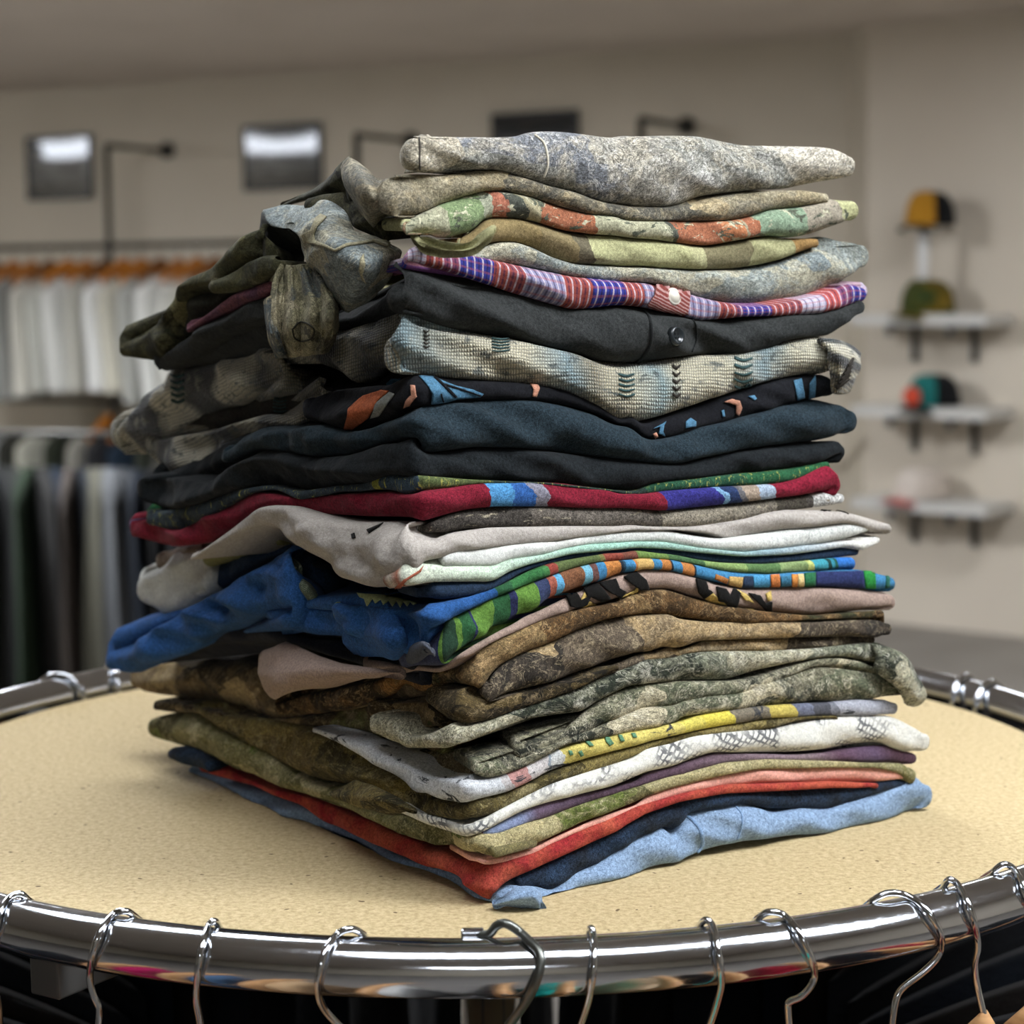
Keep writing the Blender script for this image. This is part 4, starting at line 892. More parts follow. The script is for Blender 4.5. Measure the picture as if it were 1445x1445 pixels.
def m17():
    f = U['17']; u = lambda k, x: f(VIEWS[k][0]+x/VIEWS[k][2])
    bl = '#28568f'
    return [banded('royal_blue_printed', [(0, bl), (u('D', 700), bl), (u('D', 725), '#2e5a3a'), (u('D', 800), '#38703f'), (u('D', 960), '#467c47'), (u('D', 985), '#8c3f34'), (u('D', 1035), '#5c6a40'), (u('D', 1250), '#7c7a48'), (u('D', 1280), '#93493a'), (u('E', 60), '#7a4a3c'), (u('E', 130), '#6f8a48'), (u('E', 260), '#4e7048'), (u('E', 420), '#86a060'), (u('E', 600), '#5a7a4a'), (u('E', 760), '#8aa06a'), (u('E', 880), '#c8d07a'), (u('E', 900), '#3f98a6'), (u('E', 960), '#1f3f3a'), (u('E', 980), '#33889a'), (u('E', 1000), '#24584a'), (u('E', 1012), '#2f74c4')],
                   warp=.006, overlay=None), fabric('royal_blue', '#264e80', .3, '#2a5a98', 14), banded('rib_collar', [(0, '#25392f'), (1, '#25392f')], fine=[(38, '#b9c4a8', .35)])]
garment('g17', 'folded_tee', 'royal blue shirt with heavy crumpled folds whose sleeve tip sticks out far at the left', 'shirt', m17, b17)
m_leaf = fabric('pale_green_print', '#b3bf8c', .2)
decal('g17', 'printed_fringe', [('D', [(15, 1222), (60, 1228), (150, 1235), (240, 1252), (320, 1275), (300, 1282), (285, 1268), (270, 1290), (250, 1268), (235, 1296), (215, 1265), (195, 1290), (175, 1262), (150, 1280), (135, 1255), (110, 1272), (95, 1250), (70, 1285), (55, 1250), (30, 1240)])], m_leaf, .0008, 'pale green jagged print on the blue cloth')

def b16(c):
    strand(c, 0, [('D', [(330, 1190), (400, 1168), (550, 1160), (640, 1160), (700, 1165), (800, 1110), (900, 1070), (1100, 1020), (1445, 985)]), ('E', [(60, 865), (250, 862), (400, 880), (600, 898), (800, 888), (950, 868), (1060, 850), (1100, 862)])],
           [('D', [(330, 1235), (400, 1255), (500, 1252), (600, 1240), (680, 1215), (750, 1180), (850, 1115), (1000, 1065), (1150, 1035), (1445, 1000)]), ('E', [(60, 885), (200, 882), (300, 890), (400, 912), (500, 925), (700, 932), (900, 916), (1000, 905), (1100, 892)])], xc=606, seed=34)
    strand(c, 0, [('F', [(325, 790), (345, 745), (380, 730), (500, 742), (600, 722), (720, 670), (830, 655), (960, 760)])], [('F', [(325, 800), (350, 835), (400, 880), (450, 912), (520, 870), (600, 825), (720, 750), (830, 700), (960, 900)])], xc=640, seed=35, out=-.004)
garment('g16', 'folded_tee', 'dark navy shirt whose rounded edge hangs at the left above the blue sleeve', 'shirt', [fabric('navy_jersey', '#27384e', .3)], b16)

def b15(c):
    f = strand(c, 0, [('D', [(150, 1120), (200, 1090), (255, 1062), (300, 1060), (480, 1080), (620, 1080), (720, 1080), (800, 1045), (900, 1035), (1000, 1015), (1100, 985), (1200, 970), (1445, 955)]), ('E', [(60, 835), (250, 832), (400, 858), (600, 878), (800, 858), (950, 842), (1100, 825), (1130, 840), (1192, 815)])],
           [('D', [(150, 1190), (200, 1192), (300, 1185), (400, 1165), (550, 1162), (640, 1162), (710, 1165), (800, 1110), (900, 1072), (1100, 1022), (1445, 988)]), ('E', [(60, 866), (250, 864), (400, 880), (600, 898), (800, 890), (950, 870), (1080, 850), (1120, 878), (1192, 835)])], xc=570, seed=36, out=.003)
    U['15'] = f
    strand(c, 1, [('F', [(480, 740), (560, 640), (640, 600), (720, 585), (800, 600)])], [('F', [(480, 748), (600, 738), (700, 700), (760, 650), (800, 620)])], seed=37, out=-.008)
def m15():
    f = U['15']; u = lambda k, x: f(VIEWS[k][0]+x/VIEWS[k][2])
    return [banded('mint_print', [(0, '#8a5a48'), (u('D', 180), '#d9d0c0'), (u('D', 225), '#b06a50'), (u('D', 245), '#d9dfcb'), (u('D', 650), '#c7d8c0'), (u('D', 900), '#b4cdba'), (u('D', 1300), '#9cc7b3'), (.62, '#9dbcb0'), (.75, '#8fa9b0'), (.88, '#b6bdbf'), (.95, '#dad8cf')], interp='LINEAR'), fabric('pale_yellow', '#8f8c5c', .2)]
garment('g15', 'folded_tee', 'pale mint shirt with a thin rust red print, under the white one', 'shirt', m15, b15)
m_rust = fabric('rust_print', '#a35a41', .2)
decal('g15', 'printed_strokes', [('D', [(205, 1190), (250, 1150), (330, 1100), (350, 1080), (335, 1110), (270, 1150), (235, 1185), (260, 1190), (230, 1198)])], m_rust, .0007, 'rust red brush strokes')

def b14(c):
    strand(c, 0, [('D', [(470, 1040), (500, 1005), (620, 995), (750, 985), (850, 970), (950, 958), (1050, 955), (1150, 935), (1250, 910), (1445, 895)]), ('E', [(60, 788), (150, 780), (260, 780), (380, 805), (500, 822), (620, 805), (750, 785), (900, 770), (1050, 750), (1135, 745), (1145, 760)])],
           [('D', [(470, 1065), (520, 1082), (620, 1085), (720, 1088), (800, 1050), (900, 1038), (1000, 1018), (1100, 988), (1200, 972), (1445, 958)]), ('E', [(60, 838), (250, 834), (400, 860), (600, 880), (800, 860), (950, 840), (1050, 820), (1120, 800), (1145, 780)])], xc=596, seed=38, out=.003)
    strand(c, 0, [('F', [(178, 850), (190, 800), (240, 760), (290, 700), (400, 680), (470, 690)])], [('F', [(178, 880), (205, 960), (265, 1018), (350, 975), (440, 900), (470, 880)])], seed=39, out=-.006)
t = NT('white_grey_sketch', .95); ob = t.co.outputs['Object']
c_ = t.ramp(t.noise(ob, 22, 3), [(.35, '#cfd0c8'), (.65, '#dddfd8')])
sk = t.ramp(t.noise(t.mapping(ob, (2, 2, 1)), 130, 4, .6, 2), [(.5, (0, 0, 0)), (.53, (1, 1, 1)), (.56, (0, 0, 0))])
mk = t.ramp(t.noise(ob, 11, 2), [(.42, (0, 0, 0)), (.55, (1, 1, 1))])
c_ = t.mix(t.math('MULTIPLY', t.math('MULTIPLY', sk, mk), .8), c_, '#6e7778')
m_whitesk = cloth_finish(t, c_, .15)
garment('g14', 'folded_tee', 'white shirt with a faint grey pencil-like print, just under the warm grey one', 'shirt', [m_whitesk], b14)

def b13(c):
    strand(c, 0, [('F', [(420, 730), (470, 690), (560, 620), (640, 550), (740, 492), (820, 500), (900, 530), (1000, 560), (1100, 575), (1250, 575), (1380, 580), (1445, 620)]), ('D', [(180, 900), (230, 860), (300, 900), (400, 960), (520, 915), (700, 890), (900, 885), (1100, 880), (1445, 875)]), ('E', [(60, 768), (200, 768), (350, 770), (440, 765), (550, 748), (650, 728), (720, 708), (820, 692), (950, 695), (1060, 700), (1150, 725), (1220, 745), (1245, 765)])],
           [('F', [(420, 742), (500, 690), (600, 625), (700, 582), (780, 600), (850, 690), (950, 745), (1050, 830), (1200, 882), (1330, 885), (1445, 845)]), ('D', [(120, 1110), (250, 1060), (350, 1065), (470, 1040), (550, 1010), (700, 992), (850, 972), (1000, 960), (1150, 938), (1445, 895)]), ('E', [(60, 788), (150, 782), (300, 780), (420, 790), (540, 815), (640, 800), (760, 782), (900, 770), (1060, 748), (1130, 770), (1190, 795), (1245, 775)])], xc=572, seed=40, out=.004, wr=1.7)
    patch(c, 0, [('F', [(740, 492, .006), (900, 530, .012), (1080, 590, .012), (1200, 620, .01)]), ('F', [(790, 560, .008), (930, 640, .026), (1090, 690, .026), (1230, 700, .018)]), ('F', [(800, 600, .004), (930, 690, .014), (1080, 740, .014), (1240, 745, .01)])], xc=640, wr=1.5)
    patch(c, 0, [('F', [(1330, 580, .006), (1370, 570, .016), (1400, 600, .018), (1445, 660, .012)]), ('F', [(1300, 640, .008), (1330, 640, .028), (1370, 680, .026), (1445, 730, .014)]), ('F', [(1280, 720, .006), (1330, 760, .024), (1390, 800, .022), (1445, 790, .01)]), ('F', [(1200, 770, .004), (1280, 830, .014), (1380, 850, .014), (1440, 820, .006)])], xc=640)
garment('g13', 'folded_sweatshirt', 'warm light grey shirt with a big soft drape on the left of the pile', 'shirt', [fabric('warm_grey_jersey', '#b3aca3', .15)], b13)
decal('g13', 'printed_mark', [('E', [(930, 688), (970, 682), (985, 696), (950, 698)]), ('E', [(1000, 684), (1050, 680), (1075, 695), (1020, 698)])], m_blk)
decal('g13', 'printed_mark', [('F', [(1215, 605), (1290, 575), (1270, 590), (1225, 620)]), ('F', [(1145, 625), (1160, 615), (1165, 640), (1150, 645)])], m_blk)

def b12(c):
    f = strand(c, 0, [('D', [(330, 880), (420, 850), (520, 810), (650, 785), (850, 775), (1100, 780), (1445, 785)]), ('E', [(60, 682), (250, 695), (400, 682), (600, 660), (750, 640), (880, 625), (940, 615), (1010, 612), (1035, 635)])],
           [('D', [(330, 900), (420, 915), (600, 890), (900, 888), (1200, 882), (1445, 880)]), ('E', [(60, 768), (300, 772), (440, 765), (550, 750), (650, 728), (720, 708), (850, 690), (930, 680), (1010, 668), (1035, 650)])], xc=606, seed=42, out=-.001)
    U['12'] = f
    strand(c, 1, [('F', [(255, 740), (275, 690), (340, 680), (460, 670)])], [('F', [(255, 770), (290, 830), (340, 800), (460, 700)])], seed=43, out=-.012)
def m12():
    f = U['12']; u = lambda k, x: f(VIEWS[k][0]+x/VIEWS[k][2])
    return [banded('heather_shade', [(0, '#4a453f'), (u('D', 900), '#6a635a'), (u('E', 190), '#5a544c'), (u('E', 230), '#8a8272'), (u('E', 600), '#7e776a'), (u('E', 740), '#4f4a40'), (u('E', 880), '#55504a'), (u('E', 905), '#c9c8c2')], heather=.5, overlay=[(60, '#9a917c', .6, (1, 1, 3))]), fabric('beige_jersey', '#8f8071', .2)]
garment('g12', 'folded_shirt', 'thin brown-grey heather shirt with a whitish tip, right under the crimson one', 'shirt', m12, b12)

def b11(c):
    f = strand(c, 0, [('F', [(135, 590), (170, 560), (210, 552), (260, 600), (330, 612), (450, 545), (520, 515), (600, 470), (680, 432), (780, 440), (900, 462), (1080, 440), (1250, 432), (1400, 440)]), ('D', [(120, 700), (240, 712), (330, 705), (450, 690), (600, 665), (700, 655), (900, 652), (1100, 662), (1300, 690), (1445, 712)]), ('E', [(60, 622), (160, 622), (260, 608), (450, 592), (600, 585), (760, 575), (850, 555), (920, 520), (965, 478), (1000, 485), (1018, 540)])],
           [('F', [(135, 620), (170, 648), (230, 668), (330, 682), (430, 668), (520, 620), (620, 560), (740, 492), (850, 505), (1000, 535), (1200, 545), (1445, 575)]), ('D', [(120, 830), (250, 835), (330, 860), (400, 852), (500, 820), (600, 795), (750, 780), (1000, 782), (1300, 790), (1445, 790)]), ('E', [(60, 682), (250, 697), (400, 682), (600, 660), (750, 640), (880, 625), (940, 612), (1005, 605), (1018, 580)])], xc=592, seed=44, out=.003)
    U['11'] = f
def m11():
    f = U['11']; u = lambda k, x: f(VIEWS[k][0]+x/VIEWS[k][2]); cm = '#7a182b'
    return [banded('crimson_printed', [(0, cm), (u('D', 690), '#4e8fc0'), (u('D', 800), '#2f5fa0'), (u('D', 900), '#8a8894'), (u('D', 980), cm), (u('E', 235), '#33307a'), (u('E', 490), '#7aa3c4'), (u('E', 510), '#2a3a60'), (u('E', 570), '#6c6a6c'), (u('E', 610), '#a08f7d'), (u('E', 660), '#a3b4c6'), (u('E', 740), '#84182f')], warp=.012, heather=.35)]
garment('g11', 'folded_tee', 'crimson red shirt with blue and violet printed patches on its front fold', 'shirt', m11, b11)

def b10(c):
    f = strand(c, 0, [('F', [(215, 545), (250, 520), (420, 490), (600, 425), (750, 400), (900, 430), (1080, 400), (1200, 395), (1290, 350), (1400, 350)]), ('D', [(60, 640), (150, 615), (250, 630), (600, 640), (1000, 655), (1300, 688), (1445, 700)]), ('E', [(60, 605), (120, 608), (200, 572), (500, 540), (800, 510), (960, 480), (975, 485)])],
           [('F', [(215, 560), (260, 600), (330, 615), (400, 590), (500, 540), (600, 470), (690, 430), (800, 420), (900, 470), (1080, 430), (1200, 430), (1400, 445)]), ('D', [(60, 690), (150, 692), (250, 722), (320, 700), (450, 690), (600, 665), (700, 655), (900, 655), (1100, 662), (1300, 692), (1445, 714)]), ('E', [(60, 622), (160, 622), (260, 610), (450, 592), (600, 585), (760, 575), (850, 555), (920, 525), (975, 492)])], xc=585, seed=46)
    U['10'] = f
def m10():
    f = U['10']; u = lambda k, x: f(VIEWS[k][0]+x/VIEWS[k][2])
    return [banded('green_fringe_print', [(0, '#36424a'), (u('D', 60), '#39454e'), (u('D', 80), '#8f8f3c'), (u('D', 110), '#3a4a55'), (u('D', 310), '#55603a'), (u('D', 700), '#2c3a34'), (u('E', 160), '#26503a'), (u('E', 600), '#285a3a'), (.97, '#2a623d')], overlay=[(160, '#a9a650', .6, (2.5, 2.5, .4))], heather=.35)]
garment('g10', 'folded_tee', 'slate grey shirt with yellow and green fringe print, squeezed above the crimson one', 'shirt', m10, b10)

def b9(c):
    strand(c, 1, [('F', [(168, 425), (185, 390), (230, 370), (300, 372), (450, 400), (700, 240), (850, 255), (950, 280), (1100, 265), (1250, 215), (1350, 190), (1445, 215)]), ('D', [(180, 455), (260, 430), (330, 470), (400, 515), (520, 500), (650, 480), (900, 488), (1050, 500), (1200, 520), (1445, 545)]), ('E', [(60, 468), (150, 480), (320, 490), (450, 462), (600, 432), (750, 408), (950, 390), (1020, 388), (1038, 405)])],
           [('F', [(168, 440), (195, 500), (250, 518), (350, 505), (430, 488), (520, 450), (620, 415), (750, 400), (900, 432), (1080, 405), (1200, 398), (1290, 352), (1445, 370)]), ('D', [(150, 615), (250, 635), (600, 642), (1000, 658), (1300, 690), (1445, 702)]), ('E', [(60, 607), (120, 610), (200, 574), (500, 542), (800, 512), (950, 485), (1010, 445), (1038, 425)])], xc=578, seed=48, wr=1.3)
_b9 = b9
def b9(c):
    _b9(c); strand(c, 1, [('F', [(240, 350), (300, 340), (700, 120), (1000, 120)])], [('F', [(240, 420), (400, 430), (700, 270), (1000, 280)])], seed=102, out=-.014)
garment('g9b', 'folded_sweatshirt', 'charcoal sweatshirt, flatter dark layer just under the blue-grey one', 'shirt', [m_slate, m_charcoal], b9)
def b9a(c):
    strand(c, 0, [('F', [(560, 255), (640, 180), (720, 135), (850, 150), (960, 125), (1100, 165), (1200, 145), (1330, 90), (1445, 55)]), ('D', [(200, 310), (260, 272), (350, 268), (450, 258), (550, 240), (750, 228), (950, 232), (1100, 255), (1250, 300), (1445, 370)]), ('E', [(60, 318), (150, 365), (220, 385), (300, 370), (400, 330), (550, 305), (700, 260), (850, 212), (950, 200), (1020, 215), (1075, 245), (1088, 280)])],
           [('F', [(560, 300), (700, 240), (850, 255), (950, 280), (1100, 265), (1250, 215), (1350, 190), (1445, 200)]), ('D', [(200, 440), (260, 430), (330, 470), (400, 515), (520, 500), (650, 480), (900, 488), (1050, 500), (1200, 520), (1445, 545)]), ('E', [(60, 468), (150, 480), (320, 490), (450, 462), (600, 432), (750, 408), (950, 390), (1030, 370), (1088, 300)])], xc=590, seed=49, out=.004, wr=1.6)
    patch(c, 0, [('D', [(210, 300, .004), (280, 285, .008), (340, 340, .01), (380, 420, .006)]), ('D', [(230, 330, .01), (290, 330, .022), (320, 400, .02), (380, 480, .01)]), ('D', [(250, 400, .004), (290, 400, .012), (320, 440, .012), (400, 508, .004)])], face='L', xc=640)
garment('g9', 'folded_sweatshirt', 'thick plump blue-grey sweatshirt in the middle of the pile', 'shirt', [m_slate], b9a)

def b8(c):
    strand(c, 0, [('C', [(890, 1180), (960, 1130), (1080, 1115), (1180, 1105), (1270, 1070)]), ('D', [(140, 165), (180, 125), (230, 108), (320, 108), (400, 115), (550, 128), (700, 138), (850, 145), (1000, 165), (1100, 190), (1250, 255), (1400, 300)]), ('E', [(60, 300), (160, 315), (250, 285), (400, 238), (500, 200), (600, 165), (700, 130), (800, 105), (900, 88), (985, 90), (992, 120)])],
           [('C', [(890, 1250), (1000, 1300), (1080, 1320), (1200, 1260), (1300, 1210)]), ('D', [(100, 350), (180, 320), (260, 275), (350, 268), (450, 258), (550, 240), (750, 230), (950, 235), (1100, 258), (1250, 302), (1400, 350)]), ('E', [(60, 318), (150, 365), (220, 388), (300, 372), (400, 332), (550, 305), (700, 262), (850, 214), (950, 195), (992, 175)])], xc=584, seed=50, wr=1.3)
_b8 = b8
def b8(c):
    _b8(c); strand(c, 0, [('C', [(250, 1330), (560, 1150), (700, 1060), (760, 990), (900, 990), (1080, 1080), (1240, 980), (1400, 930)])], [('C', [(250, 1400), (560, 1390), (900, 1300), (1080, 1320), (1240, 1250), (1400, 1180)])], xc=640, seed=101, out=-.02)
garment('g8', 'folded_tee', 'black shirt with blue brush-stroke and orange print, under the cream knit', 'shirt', [fabric('black_jersey', '#191a1e', .35)], b8)
m_bp = fabric('blue_print', '#4f7c98', .25); m_op = fabric('orange_print', '#b4603a', .25); m_pp = fabric('peach_print', '#c98f74', .2); m_gp = fabric('grey_print', '#8d8f88', .2)
decal('g8', 'printed_wing', [('D', [(330, 115), (400, 118), (450, 140), (520, 165), (600, 180), (655, 200), (640, 215), (520, 225), (470, 240), (390, 250), (395, 200), (370, 160)]), ('D', [(165, 145), (190, 122), (240, 122), (240, 135), (200, 140), (180, 165)])], m_bp, .0007, 'blue brush-stroke print')
decal('g8', 'printed_lines', [('D', [(400, 125), (420, 128), (520, 215), (505, 218)]), ('D', [(440, 150), (640, 205), (636, 210), (440, 160)]), ('D', [(440, 200), (455, 235), (448, 238), (434, 200)])], fabric('black_lines', '#15161a', .2), .0011)
decal('g8', 'printed_leaf', [('C', [(1078, 1295), (1100, 1215), (1170, 1150), (1250, 1125), (1285, 1130), (1230, 1180), (1190, 1250), (1100, 1312)])], m_op, .0008, 'orange leaf-shaped print')
decal('g8', 'printed_leaf', [('C', [(1200, 1250), (1225, 1190), (1290, 1135), (1312, 1145), (1275, 1190), (1240, 1240)])], m_gp, .0008)
decal('g8', 'printed_dots', [('D', [(290, 160), (312, 162), (318, 215), (285, 255), (250, 268), (270, 230), (292, 205)]), ('D', [(893, 152), (930, 152), (940, 175), (925, 215), (905, 212), (910, 180)]), ('E', [(505, 212), (540, 198), (575, 205), (585, 235), (570, 270), (558, 262), (560, 225), (530, 215)]), ('E', [(190, 352), (205, 345), (212, 360), (200, 370)])], m_pp, .0008)
decal('g8', 'printed_marks', [('E', [(335, 300), (355, 285), (380, 300), (378, 318), (335, 325)]), ('E', [(815, 120), (850, 110), (862, 190), (830, 200)]), ('E', [(885, 130), (912, 95), (908, 185), (882, 195)]), ('E', [(492, 250), (503, 247), (508, 275), (498, 278)]), ('E', [(612, 190), (640, 185), (650, 200), (640, 205)]), ('E', [(190, 330), (250, 300), (240, 315), (235, 340), (245, 360), (215, 350), (222, 320)])], m_bp, .0008)

# knitted jacquard shirt
def knit(name, stops):
    t = NT(name, .98); ob = t.co.outputs['Object']
    uv = t.n('ShaderNodeSeparateXYZ'); t.l(t.co.outputs['UV'], uv.inputs[0])
    wn = t.noise(ob, 28, 3, .6); u = t.math('ADD', uv.outputs[0], t.math('MULTIPLY', t.math('SUBTRACT', wn, .5), .1))
    base = t.ramp(u, stops, 'LINEAR')
    base = t.mix(t.ramp(t.noise(ob, 60, 4, .6), [(.56, (0, 0, 0)), (.64, (1, 1, 1))]), base, t.mix(.4, base, '#c9c3a8'))
    base = t.mix(t.ramp(t.noise(t.mapping(ob, (1, 1, 1.6), (0, 0, 0), (3, 1, 2)), 75, 4, .7), [(.36, (.85, .85, .85)), (.44, (0, 0, 0))]), base, '#3a4544')
    w = t.n('ShaderNodeTexWave'); w.bands_direction = 'Z'; w.inputs['Scale'].default_value = 150; w.inputs['Distortion'].default_value = 2.5; w.inputs['Detail'].default_value = 2; t.l(t.mapping(ob, (1, 1, 1), (.25, .1, 0)), w.inputs['Vector'])
    w2 = t.n('ShaderNodeTexWave'); w2.inputs['Scale'].default_value = 210; w2.inputs['Distortion'].default_value = 3; t.l(t.mapping(ob, (1, 1, .4)), w2.inputs['Vector'])
    kk = t.math('MULTIPLY', w.outputs['Fac'], w2.outputs['Fac'])
    base = t.mix(t.math('MULTIPLY', t.math('LESS_THAN', kk, .12), .55), base, t.mix(1.0, base, '#9a9c9a', 'MULTIPLY'))
    base = t.mix(t.math('MULTIPLY', t.math('LESS_THAN', kk, .05), .5), base, '#4e5654')
    n = t.bump(kk, .8, .0012); n = t.bump(t.noise(ob, 45, 3), .4, .005, n)
    t.b.inputs['Sheen Weight'].default_value = .3
    g = t.ramp(t.noise(ob, 1100, 2, .8), [(.3, (.72,)*3), (.7, (1.15,)*3)])
    return t.out(t.mix(1, base, g, 'MULTIPLY'), n)
kc, kb, kd, kt = '#cdc5a9', '#8aa0a4', '#2d2a27', '#8f866c'
K1 = [(0, kb), (.06, kb), (.12, '#a8a999'), (.2, kc), (.3, kc), (.38, kb), (.44, kt), (.5, kc), (.58, '#8fa5a6'), (.62, kc), (.74, kc), (.84, kb), (.9, kc), (.97, '#d3ccb2')]
kw = '#e2dcc6'
K2 = [(0, kc), (.1, kt), (.15, kd), (.26, kd), (.3, kw), (.42, kw), (.47, kd), (.62, kd), (.67, kw), (.82, kc), (.88, kd), (.96, kt)]
K3 = [(0, kt), (.05, kd), (.14, kd), (.18, kw), (.32, kc), (.38, kd), (.5, kd), (.56, kt), (.64, kc), (.72, kd), (.85, kt), (1, '#857b64')]
def b7(c):
    strand(c, 0, [('C', [(1240, 960), (1290, 800), (1340, 770), (1400, 790)]), ('A', [(60, 1030), (100, 1020), (200, 1072), (320, 1105), (450, 1125), (600, 1140), (700, 1152), (900, 1198), (1050, 1230), (1150, 1270), (1300, 1290)]), ('B', [(100, 1295), (300, 1275), (400, 1250), (500, 1238), (650, 1228), (800, 1205), (900, 1180), (1000, 1148), (1100, 1142), (1150, 1150)])],
           [('A', [(0, 1250), (20, 1300), (80, 1330), (150, 1335)]), ('D', [(160, 115), (230, 100), (400, 110), (550, 125), (700, 135), (900, 150), (1050, 175), (1150, 205), (1220, 260), (1300, 310), (1400, 340)]), ('E', [(60, 300), (140, 312), (250, 285), (400, 235), (500, 198), (600, 165), (700, 130), (850, 98), (990, 88)])], xc=566, seed=52, out=.004, wr=1.5)
    # right end bulge
    patch(c, 3, [('B', [(1060, 1140, .004), (1100, 1200, .012), (1110, 1300, .012), (1130, 1430, .006)]), ('B', [(1140, 1138, .008), (1160, 1220, .022), (1170, 1330, .02), (1150, 1440, .008)]), ('B', [(1230, 1165, .004), (1230, 1250, .016), (1215, 1350, .014), (1190, 1440, .004)]), ('B', [(1290, 1220, -.006), (1300, 1280, .0), (1270, 1340, .0), (1230, 1430, -.004)])], face='R', th=.006)
    strand(c, 1, [('C', [(15, 1340), (50, 1260), (100, 1190), (180, 1090), (250, 1025), (330, 1000), (420, 978), (560, 950), (640, 932), (720, 915), (790, 950)])], [('C', [(15, 1365), (55, 1410), (110, 1425), (180, 1400), (230, 1310), (300, 1260), (420, 1215), (560, 1180), (660, 1130), (730, 1090), (790, 1050)])], xc=640, seed=53, out=.006, wr=1.6)
    strand(c, 2, [('C', [(190, 1300), (300, 1260), (420, 1215), (560, 1180), (700, 1120), (800, 1060), (960, 1060)])], [('C', [(190, 1345), (300, 1340), (420, 1330), (560, 1280), (700, 1245), (850, 1245), (960, 1180)])], xc=640, seed=54, out=-.012)  # plain dark brown fabric for the recessed middle fold
    strand(c, 3, [('C', [(175, 1375), (230, 1340), (330, 1325), (420, 1325), (560, 1275), (700, 1235), (860, 1240), (900, 1190), (935, 1080), (960, 1060)])], [('F', [(205, 260), (250, 345), (300, 362), (400, 322), (560, 242), (700, 145), (850, 150), (960, 90), (990, 20)])], xc=640, seed=55, out=.004, wr=1.5)
    strand(c, 3, [('C', [(720, 940), (820, 910), (930, 870), (1040, 840), (1180, 792), (1290, 770), (1345, 800)])], [('C', [(720, 1000), (820, 1010), (900, 1000), (990, 1040), (1080, 1108), (1150, 1060), (1230, 990), (1345, 940)])], xc=640, seed=56, out=.004, wr=1.8)
garment('g7', 'folded_sweater', 'cream, teal and brown patterned knit sweater, its sleeve poking out at the left', 'sweater', [knit('jacquard_front', K1), knit('jacquard_sleeve', K2), fabric('dark_brown_knit', '#3f3b36', .4), knit('jacquard_brown', K3)], b7)
m_teal = fabric('teal_yarn', '#3d5554', .3); m_dkb = fabric('brown_yarn', '#38342e', .3)
def sprig(k, x, y, w, h):
    P = []
    for j in range(5):
        yy = y+h*(j/4-.5)
        P.append((k, [(x-w*.08, yy-h*.03), (x+w*.08, yy-h*.03), (x+w*.5, yy-h*.12), (x+w*.5, yy-h*.04), (x+w*.1, yy+h*.06), (x-w*.1, yy+h*.06), (x-w*.5, yy-h*.04), (x-w*.5, yy-h*.12)]))
    return P
decal('g7', 'knit_sprig', sprig('B', 680, 1330, 90, 140), m_teal, .0007); decal('g7', 'knit_sprig', sprig('B', 85, 1390, 80, 100), m_teal, .0007); decal('g7', 'knit_sprig', sprig('A', 600, 1185, 90, 60), m_teal, .0007)
decal('g7', 'knit_sprig', sprig('B', 340, 1370, 40, 140), m_dkb, .0007); decal('g7', 'knit_sprig', sprig('A', 220, 1155, 30, 80), m_dkb, .0007)
decal('g7', 'knit_stripes', [('B', [(1150+i*12, 1390-i*22), (1215+i*4, 1345-i*20), (1222+i*4, 1352-i*20), (1158+i*12, 1402-i*22)]) for i in range(6)], m_dkb, .0008)
decal('g7', 'knit_sprig', sprig('C', 790, 1190, 60, 60), m_teal, .0007); decal('g7', 'knit_sprig', sprig('C', 325, 1120, 60, 110), m_teal, .0007)

def b6(c):
    strand(c, 0, [('A', [(100, 930), (118, 800), (140, 745), (200, 755), (300, 785), (420, 825), (600, 880), (700, 912), (850, 955), (1000, 1000), (1100, 990), (1250, 978)]), ('B', [(60, 980), (200, 988), (350, 1022), (480, 1055), (600, 1045), (700, 1035), (900, 1030), (1100, 1020), (1200, 995), (1290, 960), (1295, 985)])],
           [('A', [(100, 960), (125, 1005), (200, 1035), (300, 1070), (450, 1105), (600, 1130), (750, 1155), (900, 1195), (1050, 1225), (1150, 1265), (1300, 1275)]), ('B', [(150, 1275), (300, 1262), (420, 1238), (560, 1225), (620, 1245), (700, 1235), (800, 1215), (880, 1185), (950, 1150), (1050, 1140), (1150, 1135), (1230, 1060), (1295, 1010)])], xc=573, seed=58, out=.004, wr=1.8)
    strand(c, 0, [('C', [(215, 1010), (260, 960), (320, 905), (380, 850), (480, 795), (600, 740), (700, 700), (760, 670)])], [('C', [(215, 1022), (300, 1000), (350, 990), (420, 925), (520, 870), (650, 820), (760, 790)])], seed=59, out=.002, wr=1.5)
    strand(c, 0, [('C', [(330, 1000), (400, 930), (500, 870), (620, 825), (760, 785), (1100, 800), (1300, 640), (1380, 600)])], [('C', [(330, 1005), (480, 960), (600, 930), (700, 900), (850, 960), (1050, 870), (1250, 800), (1380, 780)])], xc=640, seed=60, out=-.002, wr=1.5)
_b6 = b6
def b6(c):
    _b6(c); strand(c, 0, [('C', [(240, 970), (400, 870), (760, 700)])], [('C', [(240, 1040), (400, 1010), (560, 980), (760, 940)])], seed=103, out=-.014)
garment('g6', 'folded_button_shirt', 'charcoal button-up shirt with a dark button, under the purple plaid one', 'shirt', [fabric('charcoal_twill', '#333534', .3)], b6)
m_placket = fabric('charcoal_seam', '#202222', .2)
seam('g6', 'placket_seam', ('B', [(120, 985), (190, 1020), (212, 1090), (205, 1180), (160, 1250), (130, 1270)]), m_placket, .0011)
seam('g6', 'placket_seam', ('B', [(420, 1050), (440, 1080), (442, 1150), (420, 1215)]), m_placket, .0005)
button('g6', 951, 474.5, .0058, plain('dark_button', '#23282a', .25), plain('button_hole', '#0a0b0b', .8))

